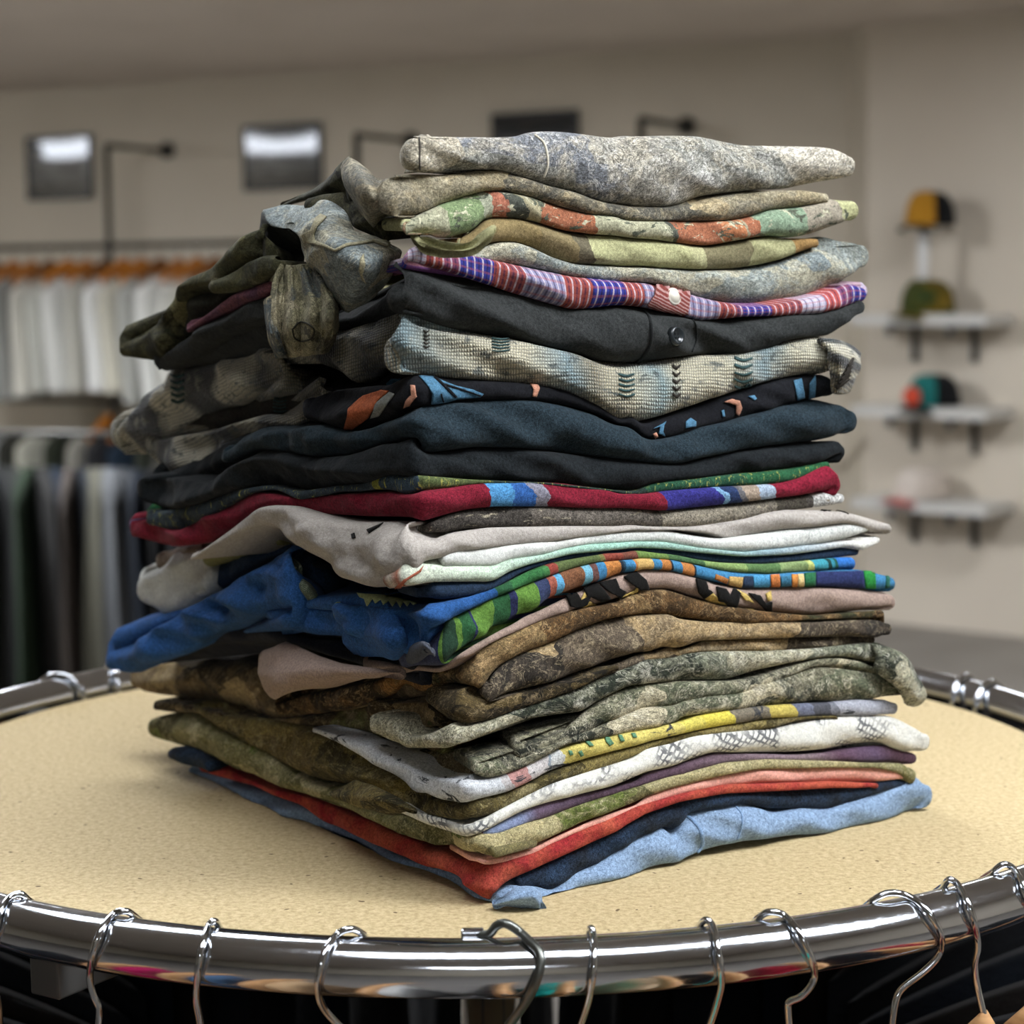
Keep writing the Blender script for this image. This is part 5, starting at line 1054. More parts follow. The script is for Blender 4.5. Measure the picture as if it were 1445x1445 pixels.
def plaid(name, f):
    t = NT(name, .9); uv = t.n('ShaderNodeSeparateXYZ'); t.l(t.co.outputs['UV'], uv.inputs[0])
    u = t.math('ADD', uv.outputs[0], t.math('MULTIPLY', t.math('SUBTRACT', uv.outputs[1], .5), .004)); v = uv.outputs[1]
    A = lambda x: f(540+x/3.6125); B = lambda x: f(860+x/3.6125)
    rd, bu, gy, lt = '#96483f', '#343a8e', '#8d8ba8', '#b9b4c6'
    c = t.ramp(u, [(0, lt), (A(215), rd), (A(300), '#7f4660'), (A(385), bu), (A(570), rd), (A(650), '#8c4a4c'), (A(720), gy), (A(930), rd), (A(1060), bu), (A(1230), rd), (A(1330), gy), (B(240), rd), (B(400), gy), (B(560), rd), (B(640), '#6d4260'), (B(680), bu), (B(820), rd), (B(900), '#8c4a4c'), (B(980), lt), (B(1100), '#b2504a'), (B(1180), '#7b4a70'), (B(1230), bu)], 'CONSTANT')
    f1 = t.math('FRACT', t.math('MULTIPLY', u, 62)); c = t.mix(t.math('MULTIPLY', t.math('LESS_THAN', f1, .2), .75), c, '#d0c4cc')
    f3 = t.math('FRACT', t.math('ADD', t.math('MULTIPLY', u, 62), .5)); c = t.mix(t.math('MULTIPLY', t.math('LESS_THAN', f3, .22), .6), c, '#2a2348')
    f2 = t.math('FRACT', t.math('MULTIPLY', v, 5)); c = t.mix(t.math('MULTIPLY', t.math('LESS_THAN', f2, .3), .35), c, '#b0564c')
    return cloth_finish(t, c, .15, .3)
def b5(c):
    U['5'] = strand(c, 0, [('A', [(128, 715), (175, 672), (240, 680), (400, 705), (550, 735), (700, 768), (850, 800), (1000, 830), (1150, 845), (1300, 862), (1400, 870)]), ('B', [(230, 862), (320, 885), (420, 915), (520, 945), (620, 968), (720, 985), (850, 975), (1000, 945), (1100, 925), (1180, 895), (1220, 865), (1270, 870), (1308, 895)])],
           [('A', [(128, 740), (175, 755), (300, 790), (420, 828), (600, 882), (700, 915), (850, 958), (1000, 1000), (1100, 995), (1250, 978)]), ('B', [(60, 978), (200, 988), (350, 1022), (480, 1056), (600, 1048), (700, 1036), (900, 1032), (1080, 1022), (1200, 998), (1308, 955)])], xc=580, seed=62, out=.004)
    strand(c, 1, [('C', [(365, 845), (450, 780), (560, 690), (660, 650), (760, 622)])], [('C', [(365, 868), (480, 795), (600, 738), (700, 698), (760, 665)])], seed=63, out=.003)
    strand(c, 1, [('C', [(1290, 590), (1340, 530), (1400, 470), (1430, 470)])], [('C', [(1290, 605), (1350, 560), (1400, 530), (1430, 500)])], xc=640, seed=64, out=.006)
garment('g5', 'folded_plaid_shirt', 'purple, red and blue plaid shirt with a white snap button', 'shirt', lambda: [plaid('plaid', U['5']), fabric('plaid_left', '#7a4a50', .3, '#5a3a4a', 60)], b5)
t = NT('placket_plaid', .9); w = t.n('ShaderNodeTexWave'); w.inputs['Scale'].default_value = 220; w.inputs['Distortion'].default_value = 2; t.l(t.mapping(t.co.outputs['Object'], (1, 1, 1), (0, .8, .4)), w.inputs['Vector'])
m_pl = cloth_finish(t, t.ramp(w.outputs['Fac'], [(.5, '#7d3a34'), (.75, '#b08a86')]), .15)
decal('g5', 'placket', [('B', [(235, 866), (300, 878), (405, 912), (400, 955), (392, 1022), (330, 1008), (250, 995), (190, 975), (222, 930)])], m_pl, .0014)
button('g5', 948, 419.5, .0052, plain('pearl_snap', '#cfcabb', .2), stud=True)

m_g4 = camo('grey_vein_camo', ['#8b9494', '#9aa2a0', '#78807f', '#b0ac98', '#8d918a'], 15, 31, '#3a3d3c', '#ddd5b8', .6, .35)
def b4(c):
    strand(c, 0, [('A', [(440, 735), (500, 690), (600, 655), (700, 652), (780, 680), (880, 735), (1000, 772), (1200, 780), (1400, 788)]), ('B', [(60, 785), (250, 790), (450, 800), (650, 795), (800, 775), (950, 735), (1020, 695), (1080, 650), (1160, 618), (1230, 650), (1300, 705), (1310, 720)])],
           [('A', [(440, 750), (600, 760), (800, 790), (1000, 832), (1200, 855), (1400, 870)]), ('B', [(60, 852), (230, 862), (330, 885), (420, 915), (520, 948), (620, 968), (720, 982), (850, 972), (1000, 942), (1100, 922), (1180, 890), (1230, 840), (1310, 735)])], xc=560, seed=66, out=.001, wr=1.4)
    strand(c, 1, [('C', [(58, 930), (90, 900), (170, 868), (215, 800), (285, 680), (350, 620), (460, 570), (540, 480), (620, 410), (700, 365)])], [('C', [(58, 955), (120, 985), (200, 1003), (240, 985), (262, 860), (300, 740), (360, 665), (480, 640), (600, 560), (700, 520)])], seed=67, out=.004, wr=1.2)
    strand(c, 2, [('C', [(240, 860), (300, 720), (360, 668), (460, 662), (560, 655), (700, 600)])], [('C', [(240, 985), (300, 915), (370, 852), (450, 785), (560, 695), (700, 650)])], seed=68, out=-.006, wr=1.5)
    strand(c, 1, [('C', [(470, 655), (540, 595), (620, 545), (700, 510), (760, 520)])], [('C', [(470, 668), (540, 685), (620, 668), (700, 622), (760, 600)])], seed=69, out=.006)
    patch(c, 3, [('C', [(690, 320, .015), (730, 370, .028), (810, 400, .03), (880, 425, .03)]), ('C', [(690, 430, .01), (730, 500, .006), (810, 520, .004), (880, 500, .01)]), ('C', [(675, 590, .01), (720, 615, .008), (790, 590, .006), (880, 540, .01)])], xc=640, seed=2)  # dark patch: shade inside the open sleeve fold, put into the colour
    patch(c, 0, [('C', [(705, 305, .02), (790, 292, .012), (920, 288, .012), (1000, 268, .02), (1070, 310, .014)]), ('C', [(745, 380, .03), (840, 380, .036), (940, 360, .044), (1040, 370, .04), (1130, 385, .02)]), ('C', [(870, 428, .032), (910, 450, .046), (1010, 450, .056), (1130, 450, .044), (1250, 440, .02)]),
                 ('C', [(905, 530, .032), (960, 550, .05), (1080, 550, .056), (1210, 530, .044), (1345, 495, .014)]), ('C', [(960, 620, .03), (1020, 650, .046), (1110, 650, .048), (1210, 620, .036), (1300, 590, .014)]), ('C', [(1020, 700, .026), (1060, 740, .036), (1110, 745, .036), (1170, 720, .026), (1250, 680, .012)]), ('C', [(1060, 760, .02), (1080, 790, .024), (1105, 798, .022), (1140, 780, .018), (1190, 740, .008)])], xc=640, th=.004, n=9, seed=5, wr=2.0)
    lo, hi = .026, .0325
    rows = [(560, 760, 965, 0.), (650, 735, 1010, .006), (740, 715, 1060, .012), (830, 712, 1060, .014), (910, 730, 1040, .010), (985, 765, 1000, .0)]
    patch(c, 4, [('C', [(xa+(xb-xa)*j/8, y-(30 if i in (4, 5) else 22)*abs(j-3)/5, ((hi if j % 2 else lo)+dz)*(.55 if j in (0, 8) else 1)) for j in range(9)]) for i, (y, xa, xb, dz) in enumerate(rows)], xc=640, th=.004, seed=6, n=6, wr=1.3)
_b4 = b4
def b4(c):
    _b4(c)
    patch(c, 5, [('C', [(710, 720, .03), (712, 790, .036), (722, 860, .038), (745, 930, .034), (768, 985, .026)]), ('C', [(730, 700, .04), (738, 780, .046), (752, 860, .05), (775, 930, .044), (800, 985, .034)]), ('C', [(765, 690, .032), (775, 780, .038), (790, 860, .042), (810, 930, .038), (830, 985, .028)])], xc=640, th=.003, wr=.4)
garment('g4', 'folded_shirt', 'grey-teal camouflage shirt with cream vein lines, its crumpled sleeve standing out at left', 'shirt',
        [m_g4, camo('dark_olive_sleeve', ['#4a4a3a', '#66634a', '#3b3b2e', '#7d785a', '#565642'], 16, 33, '#22221b', '#7d785e', .3, .3), fabric('dark_olive_inside', '#35352b', .35), fabric('sleeve_hole_shade', '#2c2d28', .3),
         camo('cuff_camo', ['#5a594c', '#7d7a66', '#45463f', '#9b967b', '#686e6c', '#b9b095'], 24, 35, '#26251f', '#c9bf9f', .6, .35), camo('cuff_hem', ['#4e5a60', '#8d8672', '#b5a98a', '#5f686a'], 30, 36, '#2e3232', '#d8cdb0', .5, .3)], b4)

m_vein = fabric('cream_vein', '#a8a183', .3)
decal('g4', 'printed_vein', [('C', [(885, 420), (930, 400), (950, 350), (975, 330), (1000, 345), (960, 385), (945, 420), (950, 448), (1000, 468), (1040, 488), (1090, 465), (1150, 458), (1210, 448), (1290, 455), (1275, 480), (1240, 470), (1210, 458), (1150, 468), (1100, 474), (1040, 498), (990, 478), (900, 455)]), ('C', [(1150, 530), (1165, 510), (1172, 560), (1160, 600), (1175, 640), (1155, 620), (1145, 570)])], m_vein, .0007, 'cream vein lines')
seam('g4', 'cuff_buttonhole', ('C', [(845, 850), (870, 820), (910, 822), (940, 850), (930, 890), (890, 905), (855, 890), (845, 850)]), fabric('hole_stitch', '#33322a', .2), .0005)
def b3(c):
    f = strand(c, 0, [('A', [(120, 590), (160, 535), (300, 475), (450, 405), (560, 388), (640, 395), (780, 425), (900, 465), (1050, 510), (1250, 545), (1400, 548)]), ('B', [(60, 525), (180, 548), (350, 545), (450, 548), (620, 548), (720, 530), (820, 490), (950, 478), (1050, 460), (1110, 430), (1160, 430), (1262, 470)])],
           [('A', [(120, 600), (250, 610), (350, 640), (480, 600), (560, 525), (700, 530), (820, 555), (950, 595), (1100, 615), (1300, 635), (1400, 640)]), ('B', [(60, 622), (250, 640), (420, 665), (520, 675), (650, 652), (750, 632), (850, 622), (950, 635), (1050, 620), (1130, 590), (1200, 560), (1262, 500)])], xc=568, seed=70, out=.004, wr=1.3)
    U['3'] = f
    strand(c, 1, [('A', [(400, 640), (480, 600), (560, 530), (700, 530), (820, 558), (950, 598), (1100, 618), (1300, 636), (1400, 642)]), ('B', [(60, 624), (250, 642), (420, 668), (520, 680), (650, 655), (750, 635), (850, 622), (950, 645), (1050, 640), (1060, 650)])],
           [('A', [(400, 700), (500, 680), (600, 652), (700, 652), (780, 680), (880, 732), (1000, 768), (1200, 772), (1400, 778)]), ('B', [(60, 775), (250, 785), (450, 795), (650, 792), (800, 772), (900, 745), (980, 708), (1060, 670)])], xc=560, seed=71, out=.002)
    patch(c, 2, [('A', [(150, 545, .012), (180, 620, .02), (230, 650, .02), (330, 672, .018), (450, 650, .014), (560, 560, .008)]), ('A', [(120, 570, .012), (160, 650, .026), (230, 680, .03), (340, 698, .028), (460, 690, .02), (570, 600, .01)]), ('A', [(130, 640, .006), (200, 690, .016), (280, 700, .018), (380, 712, .014), (470, 702, .008), (560, 640, .0)])], xc=640, th=.004)
def m3():
    f = U['3']; u = lambda k, x: f(VIEWS[k][0]+x/VIEWS[k][2])
    gn, rs, br, tn, dk = '#8a957a', '#a5694c', '#6f6a5a', '#a39b80', '#55584f'
    st = [(0, '#a8a78c'), (u('A', 330), '#7f9268'), (u('A', 520), '#a5a890'), (u('A', 560), '#b07058'), (u('A', 640), dk), (u('A', 720), '#a8a080'), (u('A', 800), rs), (u('A', 1090), '#b4b294'), (u('B', 250), '#a7a78c'), (u('B', 320), dk), (u('B', 345), rs), (u('B', 560), '#bb7a52'), (u('B', 680), tn), (u('B', 700), rs), (u('B', 765), '#8ba085'), (u('B', 1000), '#a39a88'), (u('B', 1180), '#b9b98a')]
    yg = '#a5a478'
    return [banded('autumn_leaf_print', st, warp=.02, overlay=[(55, '#5c6152', .58, (1, 1, 2)), (80, '#c9c6a8', .6, (1, 1, 2))], heather=.3), banded('pale_yellow_green', [(0, '#8f7d55'), (.2, '#8a7b58'), (.3, '#6b6450'), (.34, '#b3b284'), (.62, '#b6b488'), (.66, '#7f785a'), (.8, '#a7a57a'), (.93, '#9b7a4a')], warp=.02, overlay=None, heather=.25), fabric('pale_yellow_rib', '#a3a175', .25)]
garment('g3', 'folded_shirt', 'leaf-print camouflage shirt in yellow-green with rust orange patches, third from the top', 'shirt', m3, b3)

def b2(c):
    strand(c, 0, [('C', [(1300, 160), (1340, 145), (1445, 142)]), ('A', [(0, 325), (60, 312), (150, 308), (350, 310), (500, 290), (620, 285), (720, 320), (850, 365), (1000, 400), (1150, 455), (1300, 478), (1400, 480)]), ('B', [(60, 465), (200, 480), (350, 485), (420, 470), (520, 430), (620, 415), (720, 398), (850, 390), (1000, 390), (1060, 400), (1110, 425)])],
           [('C', [(1300, 345), (1350, 335), (1445, 330)]), ('A', [(0, 540), (80, 545), (180, 525), (350, 455), (500, 400), (620, 388), (780, 425), (900, 465), (1050, 510), (1250, 545), (1400, 548)]), ('B', [(60, 525), (180, 548), (350, 546), (450, 548), (620, 548), (720, 530), (820, 492), (950, 478), (1050, 460), (1110, 440)])], x0=556, xc=560, seed=73, out=.003, wr=1.2)
    patch(c, 0, [('C', [(1062, 110, .012), (1070, 80, .018), (1095, 58, .022), (1130, 75, .02), (1165, 105, .02), (1200, 150, .022), (1240, 178, .018), (1345, 145, .012), (1445, 142, .008)]), ('C', [(1060, 160, .03), (1090, 150, .04), (1130, 150, .044), (1170, 170, .046), (1210, 200, .044), (1260, 220, .036), (1345, 200, .028), (1400, 190, .02), (1445, 190, .012)]),
                 ('C', [(1075, 210, .03), (1110, 220, .044), (1140, 240, .05), (1180, 260, .05), (1220, 280, .046), (1270, 290, .036), (1345, 270, .028), (1400, 260, .02), (1445, 260, .012)]), ('C', [(1110, 270, .024), (1140, 290, .036), (1165, 320, .04), (1190, 345, .038), (1225, 345, .034), (1270, 330, .028), (1345, 315, .02), (1400, 305, .014), (1445, 310, .006)]), ('C', [(1150, 340, .018), (1170, 370, .024), (1190, 390, .026), (1210, 402, .024), (1230, 390, .024), (1270, 355, .018), (1345, 342, .01), (1400, 335, .008), (1445, 332, .0)])], xc=640, th=.005, n=6, wr=.7)
    patch(c, 1, [('C', [(775, 292, -.01), (860, 240, -.004), (950, 195, .0), (1030, 120, .01), (1090, 62, .02)]), ('C', [(790, 296, -.008), (880, 262, .002), (970, 228, .008), (1050, 170, .018), (1098, 120, .026)]), ('C', [(860, 290, -.02), (960, 262, -.016), (1030, 250, -.012), (1070, 260, .0), (1100, 270, .02)])], xc=640, th=.003)
    strand(c, 1, [('C', [(900, 270), (960, 240), (1040, 220), (1100, 260), (1250, 350)])], [('C', [(900, 300), (960, 310), (1080, 380), (1180, 440), (1250, 480)])], seed=74, out=-.008)
garment('g2', 'folded_shirt', 'faded tan-grey camouflage shirt with an upturned pointed corner, second from the top', 'shirt',
        [camo('faded_tan_camo', ['#8c8676', '#a89c80', '#7b7a72', '#b8a888', '#6a6860', '#9a927c'], 17, 41, '#45423a', '#cfc5a8', .6, .35), camo('dark_inside_camo', ['#46463a', '#5b5948', '#35352d'], 14, 43, '#26261f', '#77735c', .4, .3)], b2)

def b1(c):
    strand(c, 0, [('A', [(165, 125), (200, 108), (300, 112), (450, 116), (600, 118), (740, 112), (800, 92), (880, 82), (970, 84), (1100, 98), (1250, 118), (1400, 108)]), ('B', [(60, 112), (150, 104), (350, 104), (520, 106), (600, 122), (700, 148), (800, 165), (900, 172), (980, 168), (1080, 163), (1160, 172), (1205, 190), (1240, 225)])],
           [('A', [(165, 280), (260, 300), (380, 292), (500, 282), (620, 285), (720, 318), (850, 365), (1000, 400), (1150, 455), (1300, 470), (1400, 475)]), ('B', [(60, 462), (200, 478), (350, 480), (420, 465), (520, 425), (620, 408), (720, 395), (850, 385), (960, 380), (1040, 362), (1120, 345), (1190, 335), (1240, 318)])], xc=578, seed=76, out=.006, wr=1.3)
    patch(c, 0, [('A', [(97, 305, -.01), (130, 250, -.004), (160, 180, .0), (180, 110, .008)]), ('A', [(130, 305, -.004), (160, 260, .004), (182, 200, .008), (200, 112, .012)]), ('A', [(190, 300, .008), (200, 255, .014), (210, 190, .014), (230, 115, .012)])], xc=640, th=.003)
garment('g1', 'folded_shirt', 'pale grey bark camouflage shirt folded flat on the very top of the pile', 'shirt',
        [camo('pale_bark_camo', ['#a3a096', '#bdb5a2', '#83868a', '#d0cabb', '#b09a7c', '#989890'], 12, 45, '#4a4a46', '#f0ede4', .75, .4)], b1)
seam('g1', 'hem_thread', ('A', [(775, 112), (820, 150), (838, 210), (840, 270), (820, 325)]), fabric('cream_thread', '#ddd6c2', .1), .0007)
seam('g1', 'fold_edge_thread', ('A', [(186, 125), (188, 180), (187, 240), (190, 285)]), fabric('dark_thread', '#54504a', .1), .0005)

# ------------------------------------------------------------------ back of the shop
WN = np.array([wd[1], -wd[0]]);  WN = WN if WN[1] < 0 else -WN
def onwall(x, y, off=0.0, p=None, n=None):
    p = np.array(WA) if p is None else np.array(p); n = WN if n is None else n
    return plane_hit(x, y, p+n*off, n)
w3 = (wd[0], wd[1], 0); n3 = (WN[0], WN[1], 0)
# posters
m_frame = plain('poster_frame_black', '#1c1d1e', .4)
def poster(x0, y0, x1, y1, label, tilt=0.0, art=True):
    a = onwall(x0, y0, .02); b = onwall(x1, y1, .02); c = (a+b)/2; w = np.linalg.norm((b-a)[:2]); h = a[2]-b[2]
    e = empty('framed_poster', c); tag(e, label, 'poster', 'framed dark posters on the back wall'); tilt = .025
    bm = bmesh.new(); ax = (w3, n3, (0, 0, 1))
    for dx, dz, sx, sz in ((0, h/2-.008, w, .016), (0, -h/2+.008, w, .016), (-w/2+.008, 0, .016, h), (w/2-.008, 0, .016, h)):
        box(bm, np.array(w3)*dx+np.array((0, 0, dz)), (sx, .025, sz), ax)
    link('frame', bm_mesh('frame', bm), m_frame, e)
    # gently bowed glossy sheet
    V = []; F = []; nn = 18
    for j in range(nn+1):
        for i in range(nn+1):
            u = i/nn-.5; v = j/nn-.5
            bow = .0009*math.cos(u*math.pi)*math.cos(v*math.pi)+tilt*v*h+.0007*math.sin(u*4+1.0)
            V.append(np.array(w3)*u*(w-.02)+np.array((0, 0, v*(h-.02)))+np.array(n3)*(bow+.004)); 
    for j in range(nn):
        for i in range(nn): F.append((j*(nn+1)+i, j*(nn+1)+i+1, (j+1)*(nn+1)+i+1, (j+1)*(nn+1)+i))
    me = mesh_np('sheet', V, F); uvl = me.uv_layers.new(name='UVMap')
    for lp in me.loops: k = lp.vertex_index; uvl.data[lp.index].uv = ((k % (nn+1))/nn, (k//(nn+1))/nn)
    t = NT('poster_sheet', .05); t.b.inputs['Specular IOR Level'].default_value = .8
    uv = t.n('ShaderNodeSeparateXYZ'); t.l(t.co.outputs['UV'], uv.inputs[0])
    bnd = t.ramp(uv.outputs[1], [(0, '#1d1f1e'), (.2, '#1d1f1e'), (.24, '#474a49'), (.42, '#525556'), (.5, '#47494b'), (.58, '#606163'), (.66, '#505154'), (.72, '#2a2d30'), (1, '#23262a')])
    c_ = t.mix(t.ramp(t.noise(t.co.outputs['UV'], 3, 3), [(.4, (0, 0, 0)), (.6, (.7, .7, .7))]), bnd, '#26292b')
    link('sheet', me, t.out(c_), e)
poster(37, 194, 131, 280, 'square dark framed poster at the far left, with pale glare on its top right')
poster(343, 178, 454, 266, 'dark framed poster with a broad white glare, above the left of the shirt pile')
poster(694, 161, 816, 250, 'dark framed poster half hidden behind the top of the pile')
# pipe racks on the wall
m_pipe = plain('dark_pipe', '#34332f', .5, .4)
OFFR = .55
def rail_pt(x, y): return onwall(x, y, OFFR)
rk = empty('wall_pipe_rack', tuple(rail_pt(153, 567)[:2])+(0,)); tag(rk, 'black pipe clothes rack with two rails fixed to the back wall', 'clothes rack')
o_ = rk.location
for y, nm in ((347, 'upper_rail'), (567, 'lower_rail')):
    zc = rail_pt(153, y)[2]; a = rail_pt(-60, y); b = rail_pt(1150, y); a[2] = b[2] = zc
    tube_obj(nm, rel([a, b], o_), .017, m_pipe, rk)
for x, yt in ((153, 205), (505, 190), (905, 168)):
    p = rail_pt(x, 300); zt_ = rail_pt(x, yt)[2]
    tube_obj('upright_pipe', rel([(p[0], p[1], .02), (p[0], p[1], zt_)], o_), .019, m_pipe, rk)
    q = np.array([p[0]-WN[0]*(OFFR-.03), p[1]-WN[1]*(OFFR-.03), zt_])
    tube_obj('wall_arm', rel([(p[0], p[1], zt_), q], o_), .016, m_pipe, rk)
    tube_obj('wall_flange', rel([q, q-np.array([WN[0], WN[1], 0])*.03+0], o_), .045, m_pipe, rk, seg=20)
    bm = bmesh.new(); bmesh.ops.create_icosphere(bm, subdivisions=2, radius=.03, matrix=Matrix.Translation(Vector(rel([(p[0], p[1], rail_pt(153, 347)[2])], o_)[0])))
    link('pipe_joint', bm_mesh('pipe_joint', bm, True), m_pipe, rk)
# hanging clothes, broad side turned to the aisle
def garment_on_hanger(P, ang, w, L, th, mat, label, grp, flare=0., hang_mat=None, hlabel=None, cat='shirt', name='hanging_shirt', sleeve=True):
    ax = np.array([math.cos(ang), math.sin(ang), 0]); tx = np.array([-ax[1], ax[0], 0]); V = []; F = []; S = 22; R_ = 16
    ph = random.random()*6; lean = random.uniform(-.02, .02)
    for side in (1, -1):
        for j in range(R_+1):
            v = j/R_
            for i in range(S+1):
                u = -1+2*i/S; a = abs(u)
                ww = w*(.92+.08*math.cos(v*3)+flare*v)
                z = -.095-.10*a**1.4*(1-v)-v*L*(1-.03*a)
                d = side*th*(.55+.45*math.sin(min(1, v*2)*1.57))*math.sqrt(max(0, 1-a**6))+.012*math.sin(u*8+ph+v*3)*v+lean*v
                V.append(ax*u*ww+tx*d+np.array([0, 0, z]))
    N = (S+1)*(R_+1)
    for b in (0, N):
        for j in range(R_):
            for i in range(S): q = (b+j*(S+1)+i, b+j*(S+1)+i+1, b+(j+1)*(S+1)+i+1, b+(j+1)*(S+1)+i); F.append(q if b == 0 else q[::-1])
    for i in range(S): F.append((i, N+i, N+i+1, i+1)); q = R_*(S+1); F.append((q+i, q+i+1, N+q+i+1, N+q+i))
    for j in range(R_):
        for i in (0, S): q = (j*(S+1)+i, (j+1)*(S+1)+i, N+(j+1)*(S+1)+i, N+j*(S+1)+i); F.append(q)
    o = link(name, mesh_np(name, V, F), mat); o.location = P
    tag(o, label, cat, grp)
    if hang_mat:
        e = empty('coat_hanger', P); tag(e, hlabel, 'coat hanger', grp.replace('shirts', 'hangers').replace('clothes', 'hangers'))
        V = []; F = []; K = 8
        for i in range(17):
            u = -1+2*i/16; a = abs(u); c_ = ax*u*.2+np.array([0, 0, -.03-.085*a**1.4]); hh = .042-.022*a
            for k in range(K): t_ = 2*math.pi*k/K; V.append(c_+tx*.011*math.cos(t_)+np.array([0, 0, hh*math.sin(t_)]))
        for i in range(16):
            for k in range(K): F.append((i*K+k, i*K+(k+1) % K, (i+1)*K+(k+1) % K, (i+1)*K+k))
        F.append(tuple(range(K))); F.append(tuple(16*K+k for k in range(K)))
        link('shoulder_bar', mesh_np('shoulder_bar', V, F), hang_mat, e)
        hp = [(0, 0, 0)]+[np.array([0, 0, .042])+ax*.02*math.cos(t_)+np.array([0, 0, .02*math.sin(t_)]) for t_ in np.linspace(-1.57, 3.0, 12)]
        tube_obj('hook', hp, .003, m_wire, e, seg=6)
    return o
random.seed(5)
m_hw = plain('orange_wood', '#b8701f', .5); m_hw2 = plain('brown_wood', '#7d4c1c', .5)
whites = ['#d9dde2', '#8d8d88', '#c9c6ba', '#bdbdb3', '#cfcfc9', '#b5b3a8', '#dcdcd8', '#c4c0b0', '#a9a9a2', '#d6d6d0', '#c9c8c0', '#bab8ac']
wm = [plain('cotton_%s' % c[1:], c, .9) for c in whites]
perp = math.atan2(WN[1], WN[0])
ORD = ['first', 'second', 'third', 'fourth', 'fifth', 'sixth', 'seventh', 'eighth', 'ninth', 'tenth', 'eleventh', 'twelfth', 'thirteenth', 'fourteenth', 'fifteenth', 'sixteenth']
cn = {0: 'bluish white', 1: 'grey', 2: 'cream', 3: 'pale grey', 4: 'white', 5: 'beige-grey', 6: 'bright white', 7: 'cream', 8: 'mid grey', 9: 'white', 10: 'off-white', 11: 'greyish'}
zr = rail_pt(153, 347)[2]
for i in range(15):
    x = -8+i*26; p = rail_pt(x, 347); P = (p[0], p[1], zr-.075)
    k = i % 12
    garment_on_hanger(P, perp+random.uniform(-.12, .12)+.1, .24, .66+random.uniform(-.03, .05), .05, wm[k], '%s shirt on the upper rail, %s from the left frame edge' % (cn[k], ORD[i]), 'shirts on the upper rail',
                      hang_mat=m_hw if i % 3 else m_hw2, hlabel='orange-brown wooden hanger on the upper rail, %s from the left frame edge' % ORD[i])
zr2 = rail_pt(153, 567)[2]
dk = ['#c9cac6', '#35352f', '#a8a698', '#2b2f25', '#8d8a80', '#2a2a2c', '#1f2a36', '#30332a', '#4b4a44']
dm = [plain('dark_cotton_%d' % i, c, .9) for i, c in enumerate(dk)]
dn = ['light grey', 'dark brown', 'pale khaki', 'dark green', 'grey', 'black', 'navy', 'olive', 'dark grey']
for i in range(12):
    x = -6+i*32; p = rail_pt(x, 567); P = (p[0], p[1], zr2-.075)
    garment_on_hanger(P, perp+random.uniform(-.1, .1)+.1, .23, .6, .05, dm[i % 9], '%s garment on the lower rail, %s from the left frame edge' % (dn[i % 9], ORD[i]), 'clothes on the lower rail', hang_mat=m_hw if i in (5, 6) else None,
                      hlabel='orange wooden hanger on the lower rail, %s from the left frame edge' % ORD[i])
# nearer floor rack with dark clothes
FD = 7.6
nr = empty('floor_clothes_rack', tuple(at(60, 900, FD)[:2])+(0,)); tag(nr, 'floor-standing clothes rack of dark trousers and jackets, left of the round rack', 'clothes rack')
zf = at(60, 612, FD)[2]; a = at(-120, 612, FD+.15); b = at(255, 612, FD-.15); a[2] = b[2] = zf
tube_obj('rail', rel([a, b], nr.location), .012, m_pipe, nr)
for q in (a, b):
    tube_obj('upright', rel([q, (q[0], q[1], .02)], nr.location), .013, m_pipe, nr)
    tube_obj('foot', rel([(q[0], q[1]-.22, .015), (q[0], q[1]+.22, .015)], nr.location), .013, m_pipe, nr)
DC = [('#33362a', 'dark olive jacket', 'jacket'), ('#1c1d1c', 'black jacket', 'jacket'), ('#2a2c28', 'charcoal trousers', 'trousers'), ('#22301f', 'dark green jacket', 'jacket'), ('#2b2a28', 'dark brown jacket', 'jacket'), ('#17222f', 'navy trousers', 'trousers'), ('#4c443e', 'mauve-brown trousers', 'trousers'),
      ('#20242a', 'dark denim trousers', 'trousers'), ('#5f5d50', 'khaki grey trousers', 'trousers'), ('#66686a', 'light grey camouflage trousers', 'trousers'), ('#3c3e40', 'grey trousers', 'trousers'), ('#151c26', 'very dark navy trousers', 'trousers'), ('#101113', 'black trousers', 'trousers'), ('#16181a', 'black coat', 'coat')]
for i, (c_, nm, ct) in enumerate(DC):
    x = -20+i*19.5; p = at(x, 612, FD+.15-(x+120)/375*.3); P = (p[0], p[1], zf-.03)
    garment_on_hanger(P, math.radians(-78+random.uniform(-14, 14)), .17 if ct == 'trousers' else .22, .86+random.uniform(-.05, .06), .034 if i not in (9, 8) else .06, plain('rack_cloth_%d' % i, tuple(v*.4 for v in lin(c_)[:3]), .9), nm+' on the floor rack, %s from the left' % ORD[i], 'clothes on the floor rack', cat=ct, name='hanging_'+ct)

